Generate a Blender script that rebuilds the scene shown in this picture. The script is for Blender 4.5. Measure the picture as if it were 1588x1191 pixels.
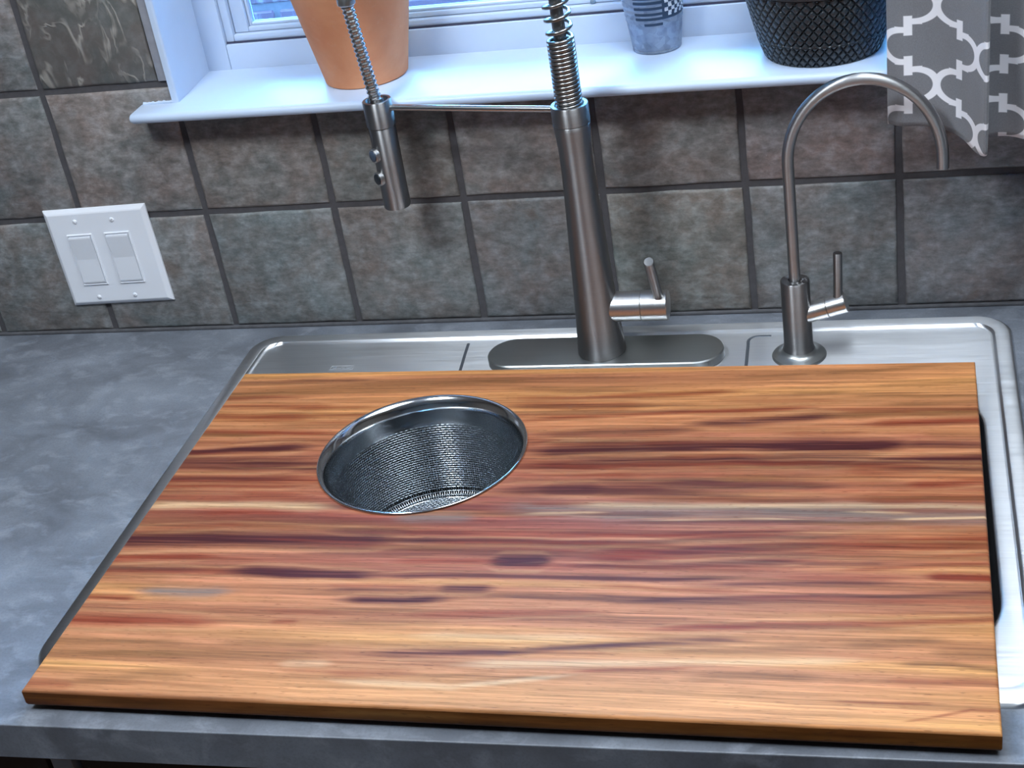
import bpy, bmesh, math, random
import numpy as np
from mathutils import Vector, Matrix

random.seed(7)
scene = bpy.context.scene
for _o in list(bpy.data.objects):
    bpy.data.objects.remove(_o)
COL = scene.collection

# ------------------------------------------------------------------ camera
cam_data = bpy.data.cameras.new('camera')
cam_data.sensor_fit = 'HORIZONTAL'
cam_data.sensor_width = 36.0
cam_data.lens = 2342.4 * 36.0 / 1588.0
cam_data.clip_start = 0.05
camera = bpy.data.objects.new('camera', cam_data)
COL.objects.link(camera)
YAW, PITCH, ROLL = 0.2962, -0.5221, 0.1699
_Rz = Matrix.Rotation(YAW, 3, 'Z')
_Rx = Matrix.Rotation(PITCH, 3, 'X')
_Ry = Matrix.Rotation(ROLL, 3, 'Y')
_R = _Rz @ _Rx @ _Ry
_M = Matrix((_R.col[0], _R.col[2], -_R.col[1])).transposed().to_4x4()
_M.translation = Vector((1.0690, -1.4411, 0.7835))
camera.matrix_world = _M
scene.camera = camera

# ------------------------------------------------------------------ light
world = bpy.data.worlds.new('sky')
scene.world = world
world.use_nodes = True
_bg = world.node_tree.nodes['Background']
_bg.inputs['Color'].default_value = (0.18, 0.52, 1.0, 1)
_bg.inputs['Strength'].default_value = 24.0

scene.view_settings.view_transform = 'Standard'
scene.view_settings.look = 'None'
scene.view_settings.gamma = 1.0
scene.view_settings.use_curve_mapping = False
scene.view_settings.exposure = 0.62

LAMP_POS = (0.26, -1.08)            # round flush lamp, left of the faucet
LAMP_STRENGTH = 50.0
FILL_POS = (1.26, -0.58)           # unseen wide fill panel, added to brighten the sink's right side
FILL_STRENGTH = 8.0
LAMP_COLOR = (0.84, 0.92, 1.0)

# ------------------------------------------------------------------ helpers
def link(o, parent=None):
    COL.objects.link(o)
    if parent is not None:
        o.parent = parent
    return o

def finish(me, smooth=None):
    if smooth is not None:
        me.polygons.foreach_set('use_smooth', [True] * len(me.polygons))
        if smooth < 180:
            me.set_sharp_from_angle(angle=math.radians(smooth))
    me.update()

def mesh_obj(name, verts, faces, mat, parent=None, smooth=None, label=None):
    me = bpy.data.meshes.new(name)
    me.from_pydata([tuple(v) for v in verts], [], faces)
    if mat:
        me.materials.append(mat)
    finish(me, smooth)
    o = bpy.data.objects.new(name, me)
    if label:
        o['label'] = label
    return link(o, parent)

def bm_obj(name, bm, mat, parent=None, smooth=None, label=None):
    me = bpy.data.meshes.new(name)
    bmesh.ops.recalc_face_normals(bm, faces=bm.faces)
    bm.to_mesh(me); bm.free()
    if mat:
        me.materials.append(mat)
    finish(me, smooth)
    o = bpy.data.objects.new(name, me)
    if label:
        o['label'] = label
    return link(o, parent)

def empty(name, loc, label=None, cat=None, group=None, kind=None):
    o = bpy.data.objects.new(name, None)
    o.location = loc
    o.empty_display_size = 0.02
    link(o)
    tag(o, label, cat, group, kind)
    return o

def tag(o, label=None, cat=None, group=None, kind=None):
    if label: o['label'] = label
    if cat: o['category'] = cat
    if group: o['group'] = group
    if kind: o['kind'] = kind
    return o

def rel(parent, o):
    """o was built in world coordinates: keep it there under its parent."""
    o.matrix_parent_inverse = parent.matrix_world.inverted() if parent.type != 'EMPTY' else Matrix.Translation(-Vector(parent.location))
    return o

def add_box(bm, x0, x1, y0, y1, z0, z1, bevel=0.0, seg=2):
    vs = [bm.verts.new(c) for c in ((x0,y0,z0),(x1,y0,z0),(x1,y1,z0),(x0,y1,z0),(x0,y0,z1),(x1,y0,z1),(x1,y1,z1),(x0,y1,z1))]
    fs = [bm.faces.new([vs[i] for i in f]) for f in ((0,3,2,1),(4,5,6,7),(0,1,5,4),(1,2,6,5),(2,3,7,6),(3,0,4,7))]
    if bevel > 0:
        es = set(e for f in fs for e in f.edges)
        bmesh.ops.bevel(bm, geom=list(es), offset=bevel, segments=seg, profile=0.5, affect='EDGES')
    return vs

def box(name, x0, x1, y0, y1, z0, z1, mat, parent=None, bevel=0.0, seg=2, label=None):
    bm = bmesh.new()
    add_box(bm, x0, x1, y0, y1, z0, z1, bevel, seg)
    return bm_obj(name, bm, mat, parent, 40 if bevel else None, label)

def revolve_data(profile, n=64, center=(0,0,0), axis=None, closed=False):
    """profile: list of (r, h). Returns verts, faces. axis: 3x3 matrix whose columns are (u, v, axis)."""
    verts, faces = [], []
    c = Vector(center)
    A = axis if axis is not None else Matrix.Identity(3)
    m = len(profile)
    for (r, h) in profile:
        for i in range(n):
            a = 2 * math.pi * i / n
            verts.append(c + A @ Vector((r * math.cos(a), r * math.sin(a), h)))
    rng = m if closed else m - 1
    for k in range(rng):
        k2 = (k + 1) % m
        for i in range(n):
            j = (i + 1) % n
            faces.append((k*n+i, k*n+j, k2*n+j, k2*n+i))
    if not closed:
        if profile[0][0] > 1e-6: faces.append(tuple(range(n-1, -1, -1)))
        if profile[-1][0] > 1e-6: faces.append(tuple((m-1)*n + i for i in range(n)))
    return verts, faces

def revolve(name, profile, mat, parent=None, n=64, center=(0,0,0), axis=None, closed=False, smooth=35, label=None):
    v, f = revolve_data(profile, n, center, axis, closed)
    bm = bmesh.new()
    bv = [bm.verts.new(p) for p in v]
    for q in f:
        try: bm.faces.new([bv[i] for i in q])
        except ValueError: pass
    bmesh.ops.remove_doubles(bm, verts=bm.verts, dist=1e-6)
    return bm_obj(name, bm, mat, parent, smooth, label)

def axis_from(d):
    w = Vector(d).normalized()
    u = w.orthogonal().normalized()
    v = w.cross(u)
    return Matrix((u, v, w)).transposed()

def tube_data(pts, radius, n=12, cap=True, r2=None):
    pts = [Vector(p) for p in pts]
    m = len(pts)
    T = []
    for i in range(m):
        a = pts[max(i-1, 0)]; b = pts[min(i+1, m-1)]
        T.append((b - a).normalized())
    u = T[0].orthogonal().normalized()
    verts, faces = [], []
    for i in range(m):
        u = (u - T[i] * u.dot(T[i])).normalized()
        v = T[i].cross(u)
        rr = radius if not hasattr(radius, '__len__') else radius[i]
        for k in range(n):
            a = 2 * math.pi * k / n
            verts.append(pts[i] + (u * math.cos(a) + v * math.sin(a)) * rr)
    for i in range(m - 1):
        for k in range(n):
            l = (k + 1) % n
            faces.append((i*n+k, i*n+l, (i+1)*n+l, (i+1)*n+k))
    if cap:
        faces.append(tuple(range(n-1, -1, -1)))
        faces.append(tuple((m-1)*n + k for k in range(n)))
    return verts, faces

def tube(name, pts, radius, mat, parent=None, n=16, smooth=50, label=None):
    v, f = tube_data(pts, radius, n)
    return mesh_obj(name, v, f, mat, parent, smooth, label)

def spline(pts, per=8):
    """Catmull-Rom through points."""
    P = [Vector(p) for p in pts]
    P = [P[0] * 2 - P[1]] + P + [P[-1] * 2 - P[-2]]
    out = []
    for i in range(1, len(P) - 2):
        for k in range(per):
            t = k / per
            a, b, c, d = P[i-1], P[i], P[i+1], P[i+2]
            out.append(0.5 * ((2*b) + (c - a) * t + (2*a - 5*b + 4*c - d) * t*t + (3*b - a - 3*c + d) * t**3))
    out.append(P[-2].copy())
    return out

# ------------------------------------------------------------------ materials
class NT:
    def __init__(self, name):
        self.m = bpy.data.materials.new(name)
        self.m.use_nodes = True
        self.t = self.m.node_tree
        self.b = self.t.nodes['Principled BSDF']
        self.out = self.t.nodes['Material Output']
    def n(self, typ, **kw):
        nd = self.t.nodes.new(typ)
        for k, v in kw.items():
            setattr(nd, k, v)
        return nd
    def l(self, a, b):
        self.t.links.new(a, b)
    def math(self, op, a, b=None, c=None, clamp=False):
        nd = self.n('ShaderNodeMath', operation=op, use_clamp=clamp)
        for i, x in enumerate((a, b, c)):
            if x is None: continue
            if isinstance(x, (int, float)): nd.inputs[i].default_value = x
            else: self.l(x, nd.inputs[i])
        return nd.outputs[0]
    def noise(self, vec, scale, detail=4, rough=0.55, dist=0.0, w=None):
        nd = self.n('ShaderNodeTexNoise')
        if w is not None:
            nd.noise_dimensions = '4D'
            self.l(w, nd.inputs['W'])
        if vec is not None: self.l(vec, nd.inputs['Vector'])
        nd.inputs['Scale'].default_value = scale
        nd.inputs['Detail'].default_value = detail
        nd.inputs['Roughness'].default_value = rough
        nd.inputs['Distortion'].default_value = dist
        return nd.outputs['Fac']
    def ramp(self, fac, stops, interp='LINEAR'):
        nd = self.n('ShaderNodeValToRGB')
        cr = nd.color_ramp; cr.interpolation = interp
        while len(cr.elements) < len(stops): cr.elements.new(0.5)
        for e, (p, c) in zip(cr.elements, stops):
            e.position = p
            e.color = (c, c, c, 1) if isinstance(c, (int, float)) else (*c, 1)
        self.l(fac, nd.inputs['Fac'])
        return nd.outputs['Color']
    def mix(self, fac, a, b, mode='MIX'):
        nd = self.n('ShaderNodeMix', data_type='RGBA', blend_type=mode)
        for s, x in ((nd.inputs['Factor'], fac), (nd.inputs['A'], a), (nd.inputs['B'], b)):
            if isinstance(x, (int, float)): s.default_value = x
            elif isinstance(x, tuple): s.default_value = (*x, 1) if len(x) == 3 else x
            else: self.l(x, s)
        return nd.outputs['Result']
    def mapping(self, vec, scale=(1,1,1), loc=(0,0,0), rot=(0,0,0)):
        nd = self.n('ShaderNodeMapping')
        nd.inputs['Scale'].default_value = scale
        nd.inputs['Location'].default_value = loc
        nd.inputs['Rotation'].default_value = rot
        self.l(vec, nd.inputs['Vector'])
        return nd.outputs['Vector']
    def obj(self):
        return self.n('ShaderNodeTexCoord').outputs['Object']
    def pos(self):
        return self.n('ShaderNodeNewGeometry').outputs['Position']
    def bump(self, h, strength=0.3, dist=0.001):
        nd = self.n('ShaderNodeBump')
        nd.inputs['Strength'].default_value = strength
        nd.inputs['Distance'].default_value = dist
        self.l(h, nd.inputs['Height'])
        self.l(nd.outputs['Normal'], self.b.inputs['Normal'])
        return nd
    def set(self, **kw):
        for k, v in kw.items():
            s = self.b.inputs[k.replace('_', ' ')]
            if isinstance(v, tuple): s.default_value = (*v, 1) if len(v) == 3 else v
            elif isinstance(v, (int, float)): s.default_value = v
            else: self.l(v, s)
        return self

def srgb(r, g, b):
    f = lambda c: (c/255/12.92) if c/255 <= 0.04045 else ((c/255+0.055)/1.055)**2.4
    return (f(r), f(g), f(b))

def plain(name, col, rough=0.5, metal=0.0, var=0.06, scale=30, **kw):
    t = NT(name)
    v = t.noise(t.obj(), scale, 3)
    c = t.mix(1.0, col, t.ramp(v, [(0.3, 1.0 - var), (0.7, 1.0 + var)]), 'MULTIPLY')
    t.set(Base_Color=c, Roughness=rough, Metallic=metal, **kw)
    return t.m

def brushed(name, col, rough, stretch=(1, 1, 1), aniso=0.0, amount=0.12, scale=60, bump=0.08, tangent=(0, 1, 0)):
    """Brushed metal: fine streaks that vary roughness a little."""
    t = NT(name)
    s = t.noise(t.mapping(t.pos(), scale=stretch), scale, 3, 0.7)
    t.set(Base_Color=t.mix(1.0, col, t.ramp(s, [(0.25, 1 - amount), (0.75, 1 + amount)]), 'MULTIPLY'), Metallic=1.0,
          Roughness=t.ramp(s, [(0.2, max(0.02, rough - 0.05)), (0.8, rough + 0.06)]), Anisotropic=aniso)
    if aniso:
        cv = t.n('ShaderNodeCombineXYZ'); [setattr(cv.inputs[i], 'default_value', tangent[i]) for i in range(3)]      # highlights spread across the brushing
        t.l(cv.outputs[0], t.b.inputs['Tangent'])
    t.bump(s, bump, 0.0004)
    return t.m

# tile: slate-look ceramic; the tint of each tile comes from its object colour
def make_tile_mat():
    t = NT('slate_tile')
    oi = t.n('ShaderNodeObjectInfo')
    w = t.math('MULTIPLY', oi.outputs['Random'], 40.0)
    p = t.obj()
    big = t.noise(p, 14, 4, 0.6, 0.6, w)
    mid = t.noise(p, 55, 5, 0.65, 0.3, w)
    fine = t.noise(p, 240, 4, 0.7, 0, w)
    grit = t.noise(t.mapping(p, scale=(0.6, 1, 1.3)), 130, 4, 0.7, 0.2, w)
    a = t.mix(t.ramp(big, [(0.35, 0.0), (0.65, 1.0)]), srgb(104, 110, 111), srgb(116, 106, 102))
    a = t.mix(t.ramp(mid, [(0.46, 0.0), (0.68, 0.6)]), a, srgb(146, 148, 150))
    a = t.mix(t.ramp(mid, [(0.30, 0.5), (0.46, 0.0)]), a, srgb(74, 72, 71))
    a = t.mix(1.0, a, t.ramp(grit, [(0.28, 0.62), (0.5, 1.0), (0.72, 1.42)]), 'MULTIPLY')
    a = t.mix(t.ramp(fine, [(0.66, 0.0), (0.78, 0.7)]), a, srgb(168, 168, 170))
    rust = t.noise(p, 22, 4, 0.7, 1.0, t.math('ADD', w, 11.0))
    a = t.mix(t.ramp(rust, [(0.60, 0.0), (0.75, 0.5)]), a, srgb(96, 78, 66))
    a = t.mix(1.0, a, oi.outputs['Color'], 'MULTIPLY')
    t.set(Base_Color=a, Roughness=t.ramp(mid, [(0.3, 0.42), (0.7, 0.6)]))
    h = t.math('ADD', t.math('ADD', t.math('MULTIPLY', big, 1.2), t.math('MULTIPLY', mid, 0.6)), t.math('MULTIPLY', grit, 0.35))
    t.bump(h, 0.5, 0.0025)
    return t.m

def make_vein_tile_mat():
    """the upper-left accent tile: the same slate with pale fossil-like veins"""
    t = NT('veined_slate_tile')
    p = t.obj()
    big = t.noise(p, 16, 4, 0.6, 0.6)
    mid = t.noise(p, 60, 5, 0.65, 0.3)
    a = t.mix(t.ramp(big, [(0.35, 0.0), (0.65, 1.0)]), srgb(84, 88, 86), srgb(100, 92, 88))
    a = t.mix(t.ramp(mid, [(0.42, 0.0), (0.75, 0.6)]), a, srgb(124, 122, 122))
    v = t.noise(t.mapping(p, scale=(1.6, 1, 0.8), rot=(0, 0.5, 0)), 17, 3, 0.5, 1.2)
    line = t.math('ABSOLUTE', t.math('SUBTRACT', v, 0.5))
    mask = t.math('MULTIPLY', t.ramp(line, [(0.010, 1.0), (0.045, 0.0)]), t.ramp(t.noise(p, 30, 2), [(0.42, 0.0), (0.6, 1.0)]))
    a = t.mix(t.math('MULTIPLY', mask, 0.8), a, srgb(160, 155, 148))
    t.set(Base_Color=a, Roughness=0.5)
    t.bump(t.math('ADD', big, mask), 0.45, 0.002)
    return t.m

def make_counter_mat():
    t = NT('grey_laminate')
    p = t.pos()
    a = t.noise(t.mapping(p, scale=(1, 1.5, 1), rot=(0, 0, 0.6)), 9, 6, 0.62, 0.5)
    b = t.noise(t.mapping(p, scale=(1, 1.6, 1), rot=(0, 0, 0.7)), 30, 4, 0.6, 0.4)
    f = t.noise(p, 420, 2, 0.6)
    c = t.mix(t.ramp(a, [(0.35, 0.0), (0.68, 1.0)]), srgb(92, 96, 104), srgb(124, 130, 140))
    c = t.mix(t.ramp(b, [(0.52, 0.0), (0.75, 0.6)]), c, srgb(150, 156, 166))
    c = t.mix(t.ramp(f, [(0.3, 0.25), (0.55, 0.0)]), c, srgb(74, 78, 84))
    t.set(Base_Color=c, Roughness=0.42)
    return t.m

def make_wood_mat(end=False):
    t = NT('board_wood_edge' if end else 'board_wood')
    at = t.n('ShaderNodeVertexColor', layer_name='wood')
    p = t.obj()
    g = t.noise(t.mapping(p, scale=(6, 300, 60)), 1.0, 5, 0.75, 0.2)
    g2 = t.noise(t.mapping(p, scale=(16, 640, 200)), 1.0, 3, 0.7)
    pore = t.noise(t.mapping(p, scale=(90, 1300, 600)), 1.0, 1, 0.5)
    c = t.mix(1.0, at.outputs['Color'], t.ramp(g, [(0.25, 0.62), (0.5, 1.0), (0.75, 1.26)]), 'MULTIPLY')
    c = t.mix(1.0, c, t.ramp(g2, [(0.3, 0.74), (0.7, 1.2)]), 'MULTIPLY')
    c = t.mix(t.ramp(pore, [(0.66, 0.0), (0.76, 0.55)]), c, srgb(70, 38, 26))
    t.set(Base_Color=c, Roughness=0.50, Specular_IOR_Level=0.10)
    t.b.inputs['Coat Weight'].default_value = 0.0
    t.b.inputs['Coat Roughness'].default_value = 0.35
    t.bump(g, 0.08, 0.0005)
    return t.m

def make_curtain_mat():
    t = NT('trellis_curtain')
    uv = t.n('ShaderNodeUVMap', uv_map='cloth').outputs['UV']
    sp = t.n('ShaderNodeSeparateXYZ'); t.l(uv, sp.inputs[0])
    X, Y = sp.outputs[0], sp.outputs[1]          # in units of half a cell, origin on a cell centre
    # lattice of cells at (i, j) with i + j even: fold to the nearest cell, first quadrant
    fx = t.math('ABSOLUTE', t.math('SUBTRACT', X, t.math('MULTIPLY', t.math('ROUND', t.math('MULTIPLY', X, 0.5)), 2.0)))
    fy = t.math('ABSOLUTE', t.math('SUBTRACT', Y, t.math('MULTIPLY', t.math('ROUND', t.math('MULTIPLY', Y, 0.5)), 2.0)))
    # point symmetry of one cell edge about (.5,.5)
    s = t.math('LESS_THAN', fx, 0.5)
    x = t.math('ABSOLUTE', t.math('SUBTRACT', s, fx))
    y = t.math('ABSOLUTE', t.math('SUBTRACT', s, fy))
    r = 0.40; c = 1 - r
    dx = t.math('SUBTRACT', x, c)
    rad = t.math('SQRT', t.math('ADD', t.math('MULTIPLY', dx, dx), t.math('MULTIPLY', y, y)))
    darc = t.math('ADD', t.math('ABSOLUTE', t.math('SUBTRACT', rad, r)), t.math('MULTIPLY', t.math('LESS_THAN', dx, 0.0), 9.0))
    qx = t.math('MAXIMUM', t.math('SUBTRACT', t.math('ABSOLUTE', t.math('SUBTRACT', x, (0.5 + c) / 2)), (c - 0.5) / 2 + 0.07), 0.0)
    dh = t.math('MAXIMUM', qx, t.math('ABSOLUTE', t.math('SUBTRACT', y, r)))
    qy = t.math('MAXIMUM', t.math('SUBTRACT', t.math('ABSOLUTE', t.math('SUBTRACT', y, 0.5)), 0.5 - r + 0.07), 0.0)
    dv = t.math('MAXIMUM', qy, t.math('ABSOLUTE', t.math('SUBTRACT', x, 0.5)))
    d = t.math('MINIMUM', darc, t.math('MINIMUM', dh, dv))
    band = t.math('SUBTRACT', 1.0, t.math('MULTIPLY', t.math('SUBTRACT', d, 0.066), 60.0, clamp=True))
    weave = t.noise(t.pos(), 900, 2)
    grey = t.mix(1.0, srgb(116, 117, 122), t.ramp(weave, [(0.3, 0.9), (0.7, 1.1)]), 'MULTIPLY')
    t.set(Base_Color=t.mix(band, grey, srgb(232, 231, 236)), Roughness=0.75)
    t.b.inputs['Sheen Weight'].default_value = 0.2
    t.bump(weave, 0.15, 0.0005)
    return t.m

def make_brick_mat():
    t = NT('weathered_brick')
    oi = t.n('ShaderNodeObjectInfo')
    w = t.math('MULTIPLY', oi.outputs['Random'], 30.0)
    p = t.obj()
    a = t.noise(p, 40, 4, 0.6, 0, w)
    v = t.noise(t.mapping(p, scale=(1, 1, 0.3)), 60, 4, 0.6, 0.5, w)
    c = t.mix(a, srgb(108, 76, 92), srgb(128, 94, 108))
    c = t.mix(t.ramp(v, [(0.55, 0.0), (0.72, 0.8)]), c, srgb(164, 150, 158))
    t.set(Base_Color=c, Roughness=0.85)
    return t.m

def make_glass_mat():
    t = NT('window_glass')
    tr = t.n('ShaderNodeBsdfTransparent')
    tr.inputs['Color'].default_value = (0.93, 0.97, 0.98, 1)
    gl = t.n('ShaderNodeBsdfGlossy'); gl.inputs['Roughness'].default_value = 0.02
    fr = t.n('ShaderNodeFresnel'); fr.inputs['IOR'].default_value = 1.45
    mx = t.n('ShaderNodeMixShader')
    t.l(fr.outputs[0], mx.inputs[0]); t.l(tr.outputs[0], mx.inputs[1]); t.l(gl.outputs[0], mx.inputs[2])
    t.l(mx.outputs[0], t.out.inputs['Surface'])
    return t.m

def make_emit(name, col, s):
    t = NT(name)
    e = t.n('ShaderNodeEmission')
    e.inputs['Color'].default_value = (*col, 1)
    e.inputs['Strength'].default_value = s
    t.l(e.outputs[0], t.out.inputs['Surface'])
    return t.m

def make_terracotta():
    t = NT('terracotta')
    p = t.obj()
    a = t.noise(p, 18, 4, 0.6, 0.4)
    b = t.noise(p, 120, 3, 0.6)
    c = t.mix(t.ramp(a, [(0.35, 0.0), (0.7, 1.0)]), srgb(206, 132, 90), srgb(220, 152, 110))
    c = t.mix(t.ramp(b, [(0.6, 0.0), (0.8, 0.3)]), c, srgb(214, 170, 142))
    t.set(Base_Color=c, Roughness=0.85)
    t.bump(b, 0.1, 0.0006)
    return t.m

def make_galvanized():
    t = NT('galvanized_steel')
    p = t.obj()
    vo = t.n('ShaderNodeTexVoronoi'); vo.inputs['Scale'].default_value = 160
    t.l(p, vo.inputs['Vector'])
    n = t.noise(p, 60, 3)
    sp = t.n('ShaderNodeSeparateColor'); t.l(vo.outputs['Color'], sp.inputs[0])
    c = t.mix(sp.outputs[0], srgb(116, 128, 146), srgb(150, 162, 180))
    t.set(Base_Color=t.mix(t.ramp(n, [(0.4, 0.0), (0.7, 0.5)]), c, srgb(176, 188, 204)), Metallic=0.55, Roughness=0.5)
    return t.m

M = {}
M['tile'] = make_tile_mat()
M['vein'] = make_vein_tile_mat()
M['grout'] = plain('grout', srgb(74, 72, 75), 0.95, var=0.12, scale=140)
M['counter'] = make_counter_mat()
M['wood'] = make_wood_mat()
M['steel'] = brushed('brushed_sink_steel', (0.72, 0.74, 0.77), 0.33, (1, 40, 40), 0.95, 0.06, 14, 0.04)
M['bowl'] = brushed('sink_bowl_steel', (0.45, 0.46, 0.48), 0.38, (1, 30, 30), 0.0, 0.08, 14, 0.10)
M['nickel'] = brushed('brushed_nickel', (0.30, 0.30, 0.305), 0.40, (1, 1, 60), 0.9, 0.04, 14, 0.02, (0, 0, 1))
M['nickel_tube'] = brushed('brushed_nickel_tube', (0.36, 0.36, 0.365), 0.40, (1, 1, 60), 0.85, 0.03, 14, 0.01, (0, 0, 1))
M['nickel_flat'] = brushed('brushed_nickel_plate', (0.44, 0.46, 0.46), 0.36, (1, 50, 50), 0.0, 0.05, 14, 0.06)
M['nickel_light'] = brushed('brushed_nickel_handle', (0.60, 0.60, 0.60), 0.32, (60, 1, 1), 0.0, 0.04, 12, 0.02)
M['spring'] = plain('steel_spring', (0.30, 0.30, 0.30), 0.28, 1.0, 0.05)
M['arm'] = plain('steel_arm', (0.55, 0.56, 0.57), 0.22, 1.0, 0.03)
M['ridge_shade'] = plain('shaded_ridge_steel', (0.16, 0.18, 0.21), 0.5, 0.8, 0.05)
M['plaster'] = plain('grey_plaster_edge', srgb(150, 152, 160), 0.9, var=0.12, scale=60)
M['chrome'] = plain('polished_steel', (0.72, 0.74, 0.76), 0.12, 1.0, 0.03)
M['wire'] = plain('mesh_wire', (0.46, 0.51, 0.56), 0.22, 1.0, 0.04)
M['hose'] = plain('hose_metal', (0.20, 0.20, 0.20), 0.4, 0.8, 0.1)
M['white'] = plain('sky_tinted_white_paint', srgb(188, 204, 226), 0.38, var=0.02)  # blue of the window light is put into the white trim colour
M['vinyl'] = plain('sky_tinted_white_vinyl', srgb(192, 206, 226), 0.35, var=0.02)  # the frame colour carries the same blue window light
M['plate'] = plain('white_switch_plastic', srgb(228, 231, 238), 0.3, var=0.01)
M['rocker'] = plain('white_rocker_plastic', srgb(220, 223, 230), 0.28, var=0.01)
M['button'] = plain('dark_rubber_button', srgb(60, 72, 88), 0.3)
M['button_dark'] = plain('black_rubber_button', srgb(30, 36, 42), 0.35)
M['black_pot'] = plain('black_glazed_clay', srgb(46, 52, 58), 0.30, var=0.15, scale=60)
M['terracotta'] = make_terracotta()
M['soil'] = plain('potting_soil', srgb(46, 36, 30), 0.95, var=0.4, scale=120)
M['galv'] = make_galvanized()
M['paint_dark'] = plain('dark_print', srgb(40, 62, 88), 0.55)
M['paint_white'] = plain('white_print', srgb(205, 210, 218), 0.55)
M['curtain'] = make_curtain_mat()
M['glass'] = make_glass_mat()
M['brick'] = make_brick_mat()
M['mortar'] = plain('mortar', srgb(150, 134, 142), 0.95, var=0.1, scale=80)
M['ground'] = plain('outdoor_concrete', srgb(120, 120, 118), 0.9, var=0.2, scale=6)
M['wall_paint'] = plain('room_wall_paint', srgb(112, 106, 102), 0.8, var=0.03, scale=4)
M['ceiling'] = plain('ceiling_paint', srgb(214, 210, 204), 0.9, var=0.03, scale=4)
M['floor'] = plain('floor_boards', srgb(92, 66, 48), 0.55, var=0.15, scale=6)
M['cab_grey'] = plain('cabinet_grey_paint', srgb(176, 178, 184), 0.55)
M['cab_brown'] = plain('cabinet_brown_panel', srgb(58, 48, 42), 0.55)
M['cab_black'] = plain('cabinet_shadow_line', srgb(22, 20, 20), 0.7)
M['caulk'] = plain('grey_caulk', srgb(84, 84, 88), 0.7, var=0.2, scale=90)
M['lamp'] = make_emit('lamp_diffuser_glow', LAMP_COLOR, LAMP_STRENGTH)
M['fill_light'] = make_emit('fill_panel_glow', LAMP_COLOR, FILL_STRENGTH)
M['fixture'] = plain('lamp_metal', srgb(200, 200, 200), 0.4)

# ================================================================== the room
PITCH_T = 0.1524
COLX = {1: 0.1496, 2: 0.3065, 3: 0.4604, 4: 0.6103, 5: 0.7627, 6: 0.9122, 7: 1.0655}
for _c in range(-6, 1): COLX[_c] = COLX[1] + (_c - 1) * PITCH_T
for _c in range(8, 16): COLX[_c] = COLX[7] + (_c - 7) * PITCH_T
ROWZ = [0.0, 0.1498] + [0.1498 + PITCH_T * k for k in range(1, 9)]
OX0, OX1, OZ0, OZ1 = 0.3085, 1.2150, 0.2690, 1.2300     # window opening
FLOOR_Z, CEIL_Z = -0.91, 1.52
LX, RX, FY = -1.25, 2.60, -3.10

# back wall: grout-coloured body behind the tiles, with the window opening
bm = bmesh.new()
WY0, WY1 = 0.0028, 0.135
add_box(bm, LX, OX0, WY0, WY1, FLOOR_Z, CEIL_Z)
add_box(bm, OX1, RX, WY0, WY1, FLOOR_Z, CEIL_Z)
add_box(bm, OX0, OX1, WY0, WY1, FLOOR_Z, OZ0)
add_box(bm, OX0, OX1, WY0, WY1, OZ1, CEIL_Z)
wall_back = tag(bm_obj('wall_back', bm, M['grout']), kind='structure', label='dark slate tiled backsplash wall behind the sink')

def tile_obj(x0, x1, z0, z1, mat, tint):
    w, h = x1 - x0, z1 - z0
    bm = bmesh.new()
    # front face at y = 0; slightly uneven outline and a soft pressed edge
    j = lambda: random.uniform(-0.0007, 0.0007)
    n = 4
    ring = []
    for k in range(n): ring.append((-w/2 + w*k/n + (0 if k == 0 else j()), -h/2 + j()))
    for k in range(n): ring.append((w/2 + j(), -h/2 + h*k/n + (0 if k == 0 else j())))
    for k in range(n): ring.append((w/2 - w*k/n + (0 if k == 0 else j()), h/2 + j()))
    for k in range(n): ring.append((-w/2 + j(), h/2 - h*k/n + (0 if k == 0 else j())))
    def loop(inset, y):
        out = []
        for (a, b) in ring:
            sx = max(0.0, 1 - 2*inset/w); sz = max(0.0, 1 - 2*inset/h)
            out.append(bm.verts.new((a*sx, y, b*sz)))
        return out
    loops = [loop(0, 0.0060), loop(0, 0.0022), loop(0.0012, 0.0010), loop(0.0036, 0.0)]
    m = len(ring)
    for a, b in zip(loops[:-1], loops[1:]):
        for k in range(m):
            bm.faces.new((a[k], a[(k+1) % m], b[(k+1) % m], b[k]))
    bm.faces.new(loops[-1])
    bm.faces.new(loops[0])
    o = bm_obj('tile', bm, mat, wall_back, 50)
    o.location = ((x0+x1)/2, 0, (z0+z1)/2)
    o.color = (*tint, 1)
    return o

G = 0.0036
for r in range(len(ROWZ) - 1):
    z0, z1 = ROWZ[r] + G, ROWZ[r+1] - G
    if r == 0: z0 = 0.0042
    if z0 > 1.0: break
    for c in range(-4, 13):
        x0, x1 = COLX[c] + G, COLX[c+1] - G
        zz1 = z1
        if r == 1 and x0 > 0.29 and x1 < 1.22: zz1 = 0.2615          # cut under the sill
        if r >= 2:
            if x0 > OX0 - 0.02 and x1 < OX1 + 0.1 and x0 < OX1 - 0.02: continue
            if x0 < OX0 < x1 + 0.02: x1 = 0.2925
            if x0 < OX1 < x1: x0 = OX1 + 0.012
            if x1 - x0 < 0.02: continue
        if r == 0: base = (1.02, 1.06, 1.05)
        elif r == 1: base = (1.14, 1.07, 1.05)
        else: base = (1.1, 1.1, 1.08)
        k = random.uniform(0.92, 1.08)
        tint = tuple(b * k * random.uniform(0.97, 1.03) for b in base)
        tile_obj(x0, x1, z0, zz1, M['vein'] if (r == 2 and c == 1) else M['tile'], tint)

# plaster and caulk strip between the cut tiles and the window reveal
o = box('plaster_edge', 0.2940, OX0 - 0.0045, -0.0004, 0.006, 0.3060, OZ1, M['plaster'], wall_back, 0.0006)
box('caulk_bead', LX + 0.01, RX - 0.01, -0.0016, 0.004, 0.0, 0.0036, M['caulk'], wall_back, 0.001)

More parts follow.
